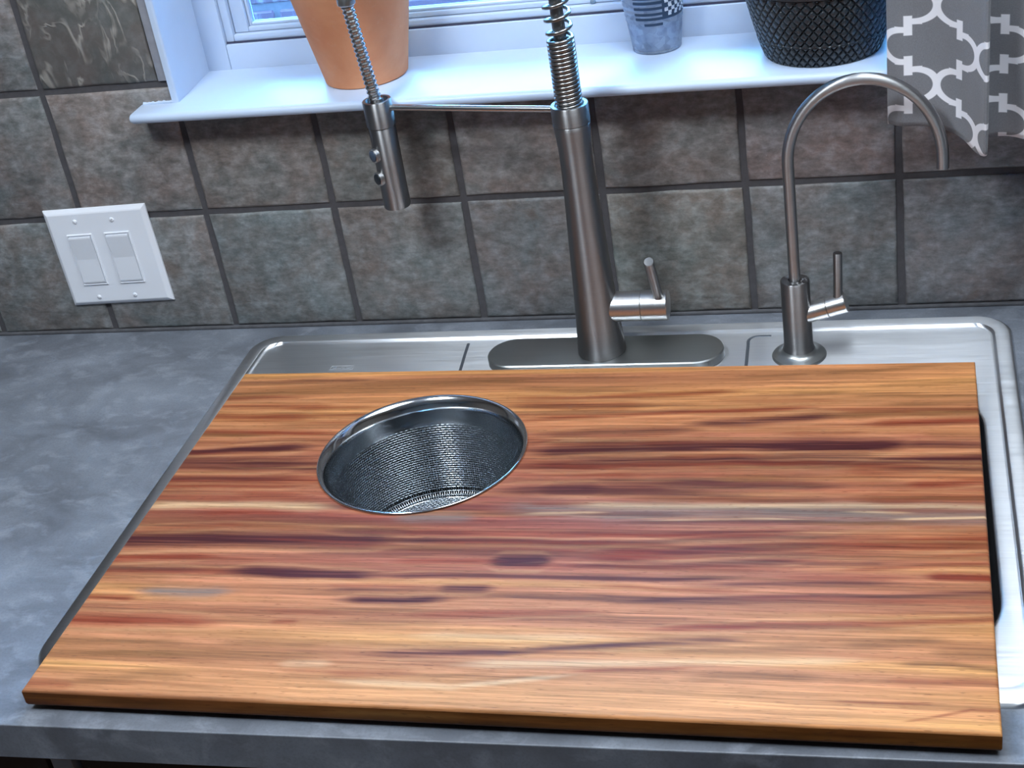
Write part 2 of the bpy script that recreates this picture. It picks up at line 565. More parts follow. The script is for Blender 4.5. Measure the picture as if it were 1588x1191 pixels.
def structure(o, label):
    return tag(o, label, kind='structure')
structure(box('floor', LX, RX, FY, 0.0028, FLOOR_Z - 0.05, FLOOR_Z, M['floor']), 'brown kitchen floor below the counter')
structure(box('ceiling', LX - 0.1, RX + 0.1, FY - 0.1, 0.135, CEIL_Z, CEIL_Z + 0.05, M['ceiling']), 'pale kitchen ceiling above the counter')
structure(box('wall_left', LX - 0.1, LX, FY, 0.135, FLOOR_Z, CEIL_Z, M['wall_paint']), 'painted side wall left of the counter')
structure(box('wall_right', RX, RX + 0.1, FY, 0.135, FLOOR_Z, CEIL_Z, M['wall_paint']), 'painted side wall right of the counter')
structure(box('wall_front', LX, RX, FY - 0.1, FY, FLOOR_Z, CEIL_Z, M['wall_paint']), 'painted kitchen wall behind the camera')

# ------------------------------------------------------------------ window
win = empty('window_1', (OX0, 0.095, OZ0), 'white window over the sink with deep white sill', kind='structure')
def wpart(o): return rel(win, o)

# sill with rounded nose, slightly out of level
def sill_z(x): return -0.0050 * (x - 0.27)
def sill_y(x): return -0.0350 - 0.0120 * (x - 0.27)
bm = bmesh.new()
xs = [0.2655, 0.2662, 0.2690] + [0.30, OX0, 0.45, 0.60, 0.75, 0.90, 1.05, OX1, 1.2560]
prof = []
R_ = 0.0055
for k in range(9):
    a = math.pi/2 + math.pi * k / 8
    prof.append((R_ + R_ * math.cos(a), R_ * math.sin(a)))       # nose: y from front, z centred
secs = []
for i, x in enumerate(xs):
    inset = {0: 0.003, 1: 0.0012}.get(i, 0.0)
    y0, zc = sill_y(x), 0.2763 + sill_z(x)
    back = 0.0 - 0.0002 if (x < OX0 - 1e-6 or x > OX1 + 1e-6) else 0.0990
    ring = [(x, back, zc + R_ - inset)]
    ring += [(x, y0 + inset + py, zc + pz * (1 - inset / R_)) for (py, pz) in prof]
    ring += [(x, back, zc - R_ + inset)]
    secs.append([bm.verts.new(p) for p in ring])
# the horns stop at the wall face: build the deep part and the horn part in one strip
for a, b in zip(secs[:-1], secs[1:]):
    m = len(a)
    for k in range(m):
        bm.faces.new((a[k], a[(k+1) % m], b[(k+1) % m], b[k]))
bm.faces.new(secs[0]); bm.faces.new(list(reversed(secs[-1])))
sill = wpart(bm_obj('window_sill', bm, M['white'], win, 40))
# bumpy caulk on the left horn of the sill, along the tile
bm = bmesh.new()
pts = [(0.2705 + 0.0022*k, -0.0012 + random.uniform(-0.0006, 0.0004), 0.2822 + random.uniform(0, 0.0007)) for k in range(17)]
v, f = tube_data(pts, [random.uniform(0.0012, 0.0022) for _ in pts], 8)
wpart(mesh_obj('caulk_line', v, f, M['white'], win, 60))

# reveal (jambs and head) with a rounded outer corner bead
def jamb(name, x_in, x_out, flip):
    bm = bmesh.new()
    s = -1 if flip else 1
    sec = []
    for z in (0.2800, OZ1):
        ring = [(x_in - s*0.0040, 0.0985), (x_in + s*0.0, 0.0)]
        ring += [(x_in - s*0.0030*(1-math.cos(a)), -0.0030*math.sin(a)) for a in (0.4, 0.8, 1.2, 1.57)]
        ring += [(x_in - s*0.0075, -0.0030), (x_in - s*0.0080, 0.0030), (x_in - s*0.0080, 0.0985)]
        sec.append([bm.verts.new((p[0], p[1], z)) for p in ring])
    m = len(sec[0])
    for k in range(m):
        bm.faces.new((sec[0][k], sec[0][(k+1) % m], sec[1][(k+1) % m], sec[1][k]))
    bm.faces.new(sec[0]); bm.faces.new(sec[1])
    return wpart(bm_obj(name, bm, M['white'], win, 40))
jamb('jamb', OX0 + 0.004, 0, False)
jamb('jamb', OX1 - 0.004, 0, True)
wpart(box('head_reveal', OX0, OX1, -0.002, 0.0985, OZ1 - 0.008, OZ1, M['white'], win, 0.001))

# frame, sash and glazing beads
FYF = 0.0950
bm = bmesh.new()
fx0, fx1, fz0, fz1 = OX0 - 0.004, OX1 + 0.004, OZ0 + 0.004, OZ1 + 0.004
def frame_ring(bm, x0, x1, z0, z1, w, y0, y1, bev, wb=None):
    wb = w if wb is None else wb
    add_box(bm, x0, x0 + w, y0, y1, z0, z1, bev)
    add_box(bm, x1 - w, x1, y0, y1, z0, z1, bev)
    add_box(bm, x0 + w, x1 - w, y0 + 0.0002, y1, z0, z0 + wb, bev)
    add_box(bm, x0 + w, x1 - w, y0 + 0.0002, y1, z1 - w, z1, bev)
frame_ring(bm, 0.3050, OX1 + 0.0035, 0.2700, OZ1 + 0.003, 0.0310, FYF, 0.134, 0.0015, 0.0400)
wpart(bm_obj('window_frame', bm, M['vinyl'], win, 40))
bm = bmesh.new()
frame_ring(bm, 0.3362, OX1 - 0.0277, 0.3115, OZ1 - 0.028, 0.0095, 0.1000, 0.126, 0.0014, 0.0075)
sash = wpart(bm_obj('sash', bm, M['vinyl'], win, 40))
bm = bmesh.new()
frame_ring(bm, 0.3462, OX1 - 0.0377, 0.3195, OZ1 - 0.038, 0.0165, 0.1065, 0.124, 0.0012, 0.0055)
wpart(bm_obj('sash_step', bm, M['vinyl'], win, 40))
bm = bmesh.new()
frame_ring(bm, 0.3630, OX1 - 0.0545, 0.3252, OZ1 - 0.055, 0.0032, 0.1110, 0.122, 0.0008, 0.0030)
wpart(bm_obj('glazing_bead', bm, M['vinyl'], win, 40))
wpart(box('pane', 0.3640, OX1 - 0.0555, 0.1170, 0.1200, 0.3262, OZ1 - 0.056, M['glass'], win))
# dark strip standing in for the open gap under the sash and a small weep-hole cover on the rail
wpart(box('gap_strip', 0.3365, OX1 - 0.028, 0.0985, 0.104, 0.3098, 0.3117, plain('dark_gap_strip', srgb(60, 62, 84), 0.7), win))
wp = revolve('weep_cover', [(0.0, 0.0), (0.0030, 0.0), (0.0030, 0.0014), (0.0018, 0.0024), (0.0, 0.0026)], plain('grey_weep', srgb(110, 130, 150), 0.5), win, 16,
             (0.7560, 0.1065, 0.3212), axis_from((0, -1, 0.2)))
wpart(wp)

# ------------------------------------------------------------------ outside the window
structure(box('ground', -2.5, 4.5, 0.14, 6.0, -1.15, -1.0, M['ground']), 'concrete ground outside the window')
BW_Y = 0.86
bw = empty('brick_wall', (0.75, BW_Y, -1.0), 'pale weathered brick garden wall seen through the window', 'brick wall')
rel(bw, box('mortar_core', -0.45, 2.05, BW_Y + 0.006, BW_Y + 0.20, -1.0, 0.605, M['mortar'], bw))
bk = bmesh.new(); add_box(bk, -0.098, 0.098, 0.0, 0.09, -0.0305, 0.0305, 0.003, 1)
bk_me = bpy.data.meshes.new('brick'); bmesh.ops.recalc_face_normals(bk, faces=bk.faces); bk.to_mesh(bk_me); bk.free(); bk_me.materials.append(M['brick'])
course = 0
zc = -0.126
while zc < 0.60:
    off = 0.0 if course % 2 == 0 else 0.1035
    x = -0.34 + off
    while x < 1.96:
        b = bpy.data.objects.new('brick', bk_me)
        b.location = (x, BW_Y + random.uniform(-0.002, 0.001), zc)
        link(b, bw); rel(bw, b)
        x += 0.207
    zc += 0.0735; course += 1
rel(bw, box('coping', -0.47, 2.07, BW_Y - 0.02, BW_Y + 0.22, 0.605, 0.65, M['mortar'], bw, 0.006))

# ------------------------------------------------------------------ ceiling lamp and added fill panel
lamp = empty('ceiling_lamp', (*LAMP_POS, CEIL_Z), 'round flush ceiling lamp above the counter', 'lamp')
rel(lamp, revolve('lamp_base', [(0.0, CEIL_Z - 0.0005), (0.21, CEIL_Z - 0.0005), (0.21, CEIL_Z - 0.03), (0.0, CEIL_Z - 0.03)], M['fixture'], lamp, 48, (*LAMP_POS, 0)))
rel(lamp, revolve('lamp_diffuser', [(0.0, CEIL_Z - 0.058), (0.10, CEIL_Z - 0.054), (0.16, CEIL_Z - 0.045), (0.19, CEIL_Z - 0.0305)], M['lamp'], lamp, 48, (*LAMP_POS, 0)))
x, y = FILL_POS
lamp = empty('fill_panel', (x, y, CEIL_Z), 'added flat square fill light on the ceiling right of the sink', 'lamp')
bm = bmesh.new()
add_box(bm, x - 0.40, x + 0.40, y - 0.40, y + 0.40, CEIL_Z - 0.045, CEIL_Z - 0.0005, 0.004)
rel(lamp, bm_obj('fill_housing', bm, M['fixture'], lamp, 40))
rel(lamp, box('lamp_diffuser', x - 0.38, x + 0.38, y - 0.38, y + 0.38, CEIL_Z - 0.052, CEIL_Z - 0.0452, M['fill_light'], lamp))

# ================================================================== counter, cabinet, sink
def front_y(x): return -0.6600 + 0.0065 * x
ct = bmesh.new()
T = 0.0365
hx0, hx1, hy0, hy1 = 0.378, 1.150, -0.578, -0.052
def ring_pts(z, pts): return [ct.verts.new((x, y, z)) for (x, y) in pts]
xl, xr = LX + 0.002, RX - 0.002
outer = [(xl, front_y(xl)), (xr, front_y(xr)), (xr, 0.0018), (xl, 0.0018)]
inner = [(hx0, hy0), (hx1, hy0), (hx1, hy1), (hx0, hy1)]
ot, ob = ring_pts(0.0, outer), ring_pts(-T, outer)
it, ib = ring_pts(0.0, inner), ring_pts(-T, inner)
for k in range(4):
    l = (k + 1) % 4
    ct.faces.new((ot[k], ot[l], it[l], it[k]))
    ct.faces.new((ob[l], ob[k], ib[k], ib[l]))
    ct.faces.new((ob[k], ob[l], ot[l], ot[k]))
    ct.faces.new((it[k], it[l], ib[l], ib[k]))
ct.edges.ensure_lookup_table()
fe = [e for e in ct.edges if set(e.verts) in ({ot[0], ot[1]}, {ob[0], ob[1]})]
bmesh.ops.bevel(ct, geom=fe, offset=0.0010, segments=2, profile=0.5, affect='EDGES')
countertop = tag(bm_obj('countertop', ct, M['counter'], None, None), 'mottled blue-grey laminate countertop around the sink', 'countertop')

cab = empty('base_cabinet', (0.6, -0.33, FLOOR_Z), 'dark base cabinet with grey stiles under the counter edge', 'cabinet')
CY = -0.632
bm = bmesh.new()
add_box(bm, LX + 0.01, RX - 0.01, -0.612, -0.606, FLOOR_Z + 0.1, -T - 0.001)
add_box(bm, LX + 0.01, RX - 0.01, -0.57, -0.56, FLOOR_Z, FLOOR_Z + 0.1)
rel(cab, bm_obj('body', bm, M['cab_black'], cab))
edges = [-0.55, -0.10, 0.3655, 0.5725, 1.03, 1.48, 1.93]
for x in edges:
    rel(cab, box('stile', x, x + 0.020, CY, -0.6125, FLOOR_Z + 0.1, -T - 0.001, M['cab_grey'], cab, 0.001))
for a, b in zip(edges[:-1], edges[1:]):
    d = box('door', a + 0.026, b - 0.006, CY + 0.002, -0.6125, FLOOR_Z + 0.13, -0.0640, M['cab_brown'], cab, 0.002)
    rel(cab, d)

# sink --------------------------------------------------------------
def rrect(x0, x1, y0, y1, r, n=10):
    out = []
    for (cx, cy, a0) in ((x1 - r, y1 - r, 0), (x0 + r, y1 - r, 90), (x0 + r, y0 + r, 180), (x1 - r, y0 + r, 270)):
        for k in range(n + 1):
            a = math.radians(a0 + 90 * k / n)
            out.append((cx + r * math.cos(a), cy + r * math.sin(a)))
    return out
SX0, SX1, SY0, SY1 = 0.3455, 1.1715, -0.5990, -0.0265
sink = empty('sink', (0.763, -0.31, 0.0), 'brushed stainless drop-in sink under the wooden board', 'sink')
bm = bmesh.new()
loops = []
def sl(inset, r, z, rx=None):
    pts = rrect(SX0 + inset, SX1 - inset, SY0 + inset, SY1 - inset, r)
    loops.append([bm.verts.new((x, y, z)) for (x, y) in pts])
for ins, r, z in ((0.0, 0.034, 0.0002), (0.0004, 0.0336, 0.0020), (0.0018, 0.033, 0.0038), (0.0040, 0.031, 0.0046),
                  (0.0156, 0.022, 0.0047), (0.0168, 0.021, 0.0044), (0.0186, 0.020, 0.0018), (0.0196, 0.019, 0.0013), (0.0215, 0.018, 0.0012)):
    # the back ledge is wider than the sides
    sl(ins, r, z)
BX0, BX1, BY0, BY1 = 0.392, 1.1355, -0.5400, -0.1680
def bl(off, r, z):
    pts = rrect(BX0 + off, BX1 - off, BY0 + off, BY1 - off, r)
    loops.append([bm.verts.new((x, y, z)) for (x, y) in pts])
bl(-0.0035, 0.0635, 0.0012)
nrim = len(loops)
bl(-0.0008, 0.061, 0.0004); bl(0.0, 0.060, -0.002)
for a, b in zip(loops[:-1], loops[1:]):
    m = len(a)
    for k in range(m):
        bm.faces.new((a[k], a[(k+1) % m], b[(k+1) % m], b[k]))
rim = rel(sink, bm_obj('rim', bm, M['steel'], sink, 30))
bm = bmesh.new(); loops = []
bl(0.0002, 0.060, -0.0015); bl(0.0015, 0.059, -0.02); bl(0.006, 0.056, -0.12); bl(0.016, 0.056, -0.16); bl(0.032, 0.06, -0.178); bl(0.055, 0.05, -0.186); bl(0.16, 0.02, -0.189)
for a, b in zip(loops[:-1], loops[1:]):
    m = len(a)
    for k in range(m):
        bm.faces.new((a[k], a[(k+1) % m], b[(k+1) % m], b[k]))
bm.faces.new(loops[-1])
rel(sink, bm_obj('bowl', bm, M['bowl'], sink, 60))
rel(sink, revolve('drain', [(0.0, -0.1875), (0.03, -0.1875), (0.042, -0.1868), (0.045, -0.1885), (0.045, -0.19)], M['chrome'], sink, 32, (0.765, -0.354, 0)))
# pressed ridges that divide the ledge, shade put in as dark steel, and the small stamped maker's plate
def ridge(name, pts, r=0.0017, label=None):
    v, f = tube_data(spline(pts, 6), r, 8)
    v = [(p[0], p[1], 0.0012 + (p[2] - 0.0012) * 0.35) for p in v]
    return rel(sink, mesh_obj(name, v, f, M['ridge_shade'], sink, 60, label))
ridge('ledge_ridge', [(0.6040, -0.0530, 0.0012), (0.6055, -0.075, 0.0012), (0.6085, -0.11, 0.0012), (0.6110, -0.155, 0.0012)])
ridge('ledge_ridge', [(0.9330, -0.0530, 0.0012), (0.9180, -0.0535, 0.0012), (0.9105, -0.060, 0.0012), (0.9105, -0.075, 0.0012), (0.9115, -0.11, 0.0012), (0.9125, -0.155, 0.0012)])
bm = bmesh.new()
for (x0, x1, y0, y1) in ((0.457, 0.484, -0.1035, -0.1027), (0.457, 0.484, -0.0955, -0.0947), (0.457, 0.4578, -0.1027, -0.0955), (0.4832, 0.484, -0.1027, -0.0955),
                         (0.4600, 0.4640, -0.1005, -0.0978), (0.4660, 0.4695, -0.1005, -0.0978), (0.4715, 0.4750, -0.1005, -0.0978), (0.4770, 0.4810, -0.1005, -0.0978)):
    add_box(bm, x0, x1, y0, y1, 0.0010, 0.00165)
rel(sink, bm_obj('stamped_mark', bm, M['steel'], sink))

# ================================================================== cutting board
STRIPES=[
('b',0.0103,0.55,(-0.3713,0.2012,-0.2532,0.2127,-0.1776,0.2198,-0.1095,0.2244,-0.0487,0.2253)),
('b',0.0061,0.40,(-0.0795,0.2123,0.0058,0.2077,0.0577,0.2114)),
('r',0.0074,0.50,(-0.3760,0.1783,-0.2419,0.1785)),
('r',0.0098,0.55,(-0.3739,0.1608,-0.3127,0.1587,-0.2595,0.1580)),
('r',0.0059,0.60,(-0.3740,0.1316,-0.2298,0.1315)),
('p',0.0069,0.85,(-0.3749,0.0952,-0.3240,0.1008,-0.2783,0.1041,-0.2396,0.1062)),
('p',0.0111,0.50,(-0.3728,0.0759,-0.2950,0.0759,-0.2360,0.0804)),
('p',0.0065,0.80,(-0.3757,0.0492,-0.3236,0.0506,-0.2255,0.0500)),
('r',0.0042,0.60,(-0.3763,0.0383,-0.2218,0.0394)),
('r',0.0062,0.50,(-0.3742,0.0170,-0.2727,0.0181,-0.1993,0.0169)),
('c',0.0102,0.80,(-0.3755,0.0065,-0.2813,0.0067,-0.1849,0.0059)),
('r',0.0040,0.50,(-0.3335,-0.0084,-0.2918,-0.0047,-0.2132,-0.0035)),
('r',0.0046,0.65,(-0.3739,-0.0332,-0.2838,-0.0245,-0.1739,-0.0273,-0.0998,-0.0296,-0.0237,-0.0309,0.0448,-0.0304,0.1202,-0.0297,0.1867,-0.0257,0.2393,-0.0228)),
('p',0.0124,0.85,(-0.3751,-0.0490,-0.3233,-0.0468,-0.2599,-0.0445,-0.1689,-0.0424,-0.1112,-0.0421)),
('p',0.0044,0.70,(-0.1269,-0.0415,-0.0518,-0.0417,0.0248,-0.0436,0.0808,-0.0423,0.1484,-0.0345,0.2015,-0.0316,0.2396,-0.0299,0.2757,-0.0291)),
('r',0.0056,0.55,(-0.3761,-0.0768,-0.3126,-0.0714,-0.2734,-0.0703)),
('r',0.0045,0.55,(-0.3754,-0.0955,-0.2880,-0.0919,-0.2306,-0.0910)),
('p',0.0079,0.95,(-0.2672,-0.0913,-0.2414,-0.0914,-0.1525,-0.0922,-0.1109,-0.0926)),
('p',0.0041,0.60,(-0.1287,-0.0932,-0.0253,-0.0916,0.0343,-0.0914,0.1149,-0.0897,0.1543,-0.0867,0.1918,-0.0847)),
('g',0.0069,0.60,(-0.3379,-0.1196,-0.2828,-0.1212,-0.2388,-0.1179)),
('r',0.0043,0.60,(-0.3770,-0.1308,-0.3269,-0.1298)),
('r',0.0082,0.60,(-0.3667,-0.1598,-0.2899,-0.1574,-0.2326,-0.1583)),
('r',0.0032,0.60,(-0.1972,-0.1552,-0.1689,-0.1540)),
('b',0.0046,0.65,(-0.2348,-0.1828,-0.1634,-0.1818,-0.1314,-0.1810)),
('b',0.0062,0.50,(-0.3455,-0.1993,-0.2443,-0.1944,-0.1194,-0.1921)),
('b',0.0067,0.50,(-0.3517,-0.2357,-0.3060,-0.2301,-0.2751,-0.2224,-0.2321,-0.2231)),
('b',0.0064,0.45,(-0.3752,-0.1886,-0.3131,-0.1848,-0.2524,-0.1836)),
('b',0.0062,0.50,(-0.3656,-0.2011,-0.3037,-0.1997,-0.2491,-0.1954)),
('r',0.0066,0.40,(-0.3735,-0.2392,-0.3308,-0.2399)),
('r',0.0060,0.55,(-0.0749,0.1924,0.0043,0.1908,0.1098,0.1969,0.1670,0.2015)),
('r',0.0095,0.60,(-0.0718,0.1791,-0.0086,0.1767,0.0826,0.1751)),
('r',0.0046,0.60,(-0.0454,0.1515,0.0401,0.1573,0.1140,0.1619,0.1702,0.1644,0.2412,0.1711)),
('p',0.0066,0.50,(-0.0350,0.1241,0.0309,0.1269,0.0890,0.1285,0.1376,0.1303)),
('p',0.0077,0.70,(0.1064,0.1394,0.1721,0.1431,0.1973,0.1461,0.2628,0.1551)),
('b',0.0088,0.65,(0.2420,0.1532,0.3063,0.1600,0.3745,0.1611)),
('p',0.0043,0.50,(-0.0319,0.1096,0.0909,0.1143)),
('p',0.0126,0.90,(-0.0320,0.0954,0.0499,0.0984,0.1640,0.1022,0.2784,0.1027,0.3275,0.1056)),
('p',0.0061,0.55,(0.3110,0.1046,0.3736,0.1043)),
('p',0.0101,0.75,(-0.0322,0.0708,0.0535,0.0762,0.1660,0.0803,0.2375,0.0783,0.2932,0.0783,0.3744,0.0843)),
('p',0.0050,0.50,(0.0300,0.0504,0.1137,0.0498,0.1804,0.0463)),
('p',0.0089,0.60,(-0.0506,0.0336,0.0186,0.0352,0.0601,0.0365,0.1809,0.0404,0.2663,0.0420)),
('p',0.0090,0.60,(-0.0087,0.0350,0.0186,0.0352,0.0560,0.0365)),
('p',0.0118,0.30,(0.0884,0.0527,0.1801,0.0502,0.2573,0.0536)),
('r',0.0098,0.50,(0.2590,0.0664,0.3405,0.0685)),
('r',0.0066,0.65,(0.3112,0.0443,0.3428,0.0464,0.3731,0.0504)),
('b',0.0066,0.65,(0.0740,0.0219,0.1576,0.0229,0.2197,0.0217,0.2669,0.0241)),
('r',0.0073,0.75,(0.2637,0.0240,0.3722,0.0243)),
('c',0.0075,0.85,(0.0133,0.0144,0.0944,0.0116,0.1724,0.0126,0.2804,0.0140,0.3717,0.0116)),
('g',0.0185,0.60,(-0.0383,0.0069,0.0152,0.0047,0.0932,0.0002,0.1844,0.0006,0.2806,0.0030,0.3748,0.0009)),
('g',0.0087,0.65,(-0.1339,-0.0082,-0.1006,-0.0076,-0.0501,-0.0059)),
('c',0.0028,0.90,(-0.0163,-0.0015,0.0657,0.0026)),
('c',0.0027,0.90,(0.0946,-0.0092,0.1850,-0.0058,0.2416,-0.0058)),
('c',0.0027,0.90,(0.3005,-0.0048,0.3747,-0.0009)),
('c',0.0027,0.80,(0.2590,0.0054,0.3216,0.0046)),
('g',0.0056,0.60,(0.0479,-0.0034,0.1334,0.0008)),
('g',0.0045,0.60,(0.1729,0.0070,0.2410,0.0052,0.3113,-0.0001,0.3749,0.0045)),
('r',0.0121,0.75,(0.0507,-0.0625,0.1100,-0.0548,0.1634,-0.0491,0.2403,-0.0429,0.3274,-0.0357,0.3760,-0.0312)),
('p',0.0052,0.50,(0.1038,-0.0532,0.1632,-0.0474,0.2638,-0.0397)),
('p',0.0096,1.00,(-0.0301,-0.0718,-0.0088,-0.0712,0.0300,-0.0701)),
('r',0.0044,0.50,(-0.1176,-0.0725,-0.0597,-0.0717,-0.0144,-0.0713)),
('p',0.0051,0.60,(0.0310,-0.0753,0.1257,-0.0716,0.1652,-0.0671,0.2234,-0.0621,0.2452,-0.0589)),
('p',0.0067,0.80,(-0.0668,-0.1092,-0.0352,-0.1081,-0.0105,-0.1073)),
('p',0.0034,0.50,(-0.1632,-0.1126,-0.1061,-0.1106,-0.0556,-0.1088)),
('p',0.0049,0.80,(-0.1511,-0.1258,-0.0870,-0.1251,-0.0406,-0.1217)),
('r',0.0055,0.50,(-0.0887,-0.1441,-0.0138,-0.1394,0.0636,-0.1330,0.0882,-0.1305)),
('p',0.0039,0.60,(0.0928,-0.1175,0.1571,-0.1111,0.2434,-0.1047,0.3029,-0.1034,0.3731,-0.0992)),
('p',0.0032,0.50,(0.1517,-0.0951,0.2026,-0.0917,0.2426,-0.0888,0.3149,-0.0872)),
('r',0.0056,0.80,(0.3261,-0.0780,0.3501,-0.0788,0.3768,-0.0804)),
('r',0.0033,0.45,(0.2569,-0.0736,0.3212,-0.0668,0.3761,-0.0619)),
('r',0.0033,0.45,(0.2562,-0.0553,0.3213,-0.0544,0.3766,-0.0504)),
('r',0.0045,0.70,(0.1110,-0.1513,0.1736,-0.1470,0.2065,-0.1418,0.2553,-0.1389,0.3027,-0.1354,0.3728,-0.1302)),
('p',0.0052,0.60,(-0.1092,-0.1900,-0.0424,-0.1867,0.0101,-0.1849,0.0513,-0.1776,0.1137,-0.1693,0.1631,-0.1640,0.2056,-0.1605)),
('b',0.0043,0.45,(0.1217,-0.1800,0.1884,-0.1738,0.2466,-0.1673,0.2681,-0.1641)),
('b',0.0072,0.50,(0.2606,-0.1652,0.3149,-0.1561,0.3483,-0.1531)),
('b',0.0062,0.50,(0.1503,-0.2072,0.2112,-0.2010,0.2634,-0.1989)),
('b',0.0084,0.50,(0.3299,-0.1668,0.3770,-0.1680)),
('b',0.0041,0.60,(0.3031,-0.1829,0.3463,-0.1807,0.3762,-0.1839)),
('b',0.0028,0.45,(-0.0208,-0.2188,0.0537,-0.2097,0.1249,-0.1987)),
('r',0.0072,0.30,(-0.1285,-0.2137,-0.0491,-0.2102)),
('r',0.0054,0.30,(0.2921,-0.2027,0.3700,-0.1970)),
('r',0.0019,0.40,(0.2590,-0.2247,0.3367,-0.2220)),
('r',0.0019,0.45,(0.3092,-0.2429,0.3365,-0.2336,0.3581,-0.2258)),
('b',0.0067,0.35,(-0.3781,0.2368,-0.3425,0.2358,-0.2684,0.2364)),
('b',0.0048,0.50,(0.2203,0.2300,0.2748,0.2332,0.3505,0.2441)),
('b',0.0036,0.45,(0.1524,0.2259,0.2300,0.2310)),
('b',0.0035,0.45,(0.2760,0.2071,0.3763,0.2103)),
('b',0.0046,0.45,(0.2018,0.1925,0.2615,0.1970)),
('b',0.0034,0.50,(0.2617,0.1889,0.3755,0.1876)),
('b',0.0044,0.55,(0.2919,0.1735,0.3751,0.1775)),
('r',0.0075,0.60,(0.2713,0.1387,0.3278,0.1423,0.3750,0.1449)),
('r',0.0042,0.50,(0.1990,0.1222,0.2852,0.1236)),
('b',0.0062,0.45,(0.3276,0.1211,0.3757,0.1197)),
('c',0.0071,0.50,(-0.0264,-0.1994,0.0748,-0.1941,0.2194,-0.1852,0.2889,-0.1788)),
('c',0.0056,0.50,(-0.1265,-0.2195,-0.0197,-0.2252,0.0768,-0.2055)),
('c',0.0059,0.40,(-0.1704,-0.2038,-0.1213,-0.2028)),
('c',0.0076,0.35,(-0.0779,-0.1676,0.0181,-0.1670,0.0994,-0.1617)),
('b',0.0029,0.40,(-0.0534,-0.2155,0.0168,-0.2074)),
('r',0.0021,0.40,(0.0570,-0.2059,0.1006,-0.2000,0.1727,-0.1940))]

BW, BD = 0.7546, 0.4980
B_TOP, B_T = 0.0224, 0.0174
board = empty('cutting_board', (0.7523, -0.3955, B_TOP - B_T), 'large striped hardwood cutting board with round strainer hole', 'cutting board')
board.rotation_euler = (0, 0, -0.0095)
rng = np.random.RandomState(3)
def vnoise(u, v, seed):
    """smooth 2-D value noise"""
    r = np.random.RandomState(seed)
    tab = r.rand(256, 256)
    iu, iv = np.floor(u).astype(int), np.floor(v).astype(int)
    fu, fv = u - iu, v - iv
    fu = fu*fu*(3-2*fu); fv = fv*fv*(3-2*fv)
    g = lambda a, b: tab[a % 256, b % 256]
    return (g(iu,iv)*(1-fu)+g(iu+1,iv)*fu)*(1-fv) + (g(iu,iv+1)*(1-fu)+g(iu+1,iv+1)*fu)*fv
KIND = {'r': srgb(124, 54, 36), 'p': srgb(72, 34, 36), 'b': srgb(126, 84, 52), 'g': srgb(118, 102, 94), 'c': srgb(222, 184, 140)}
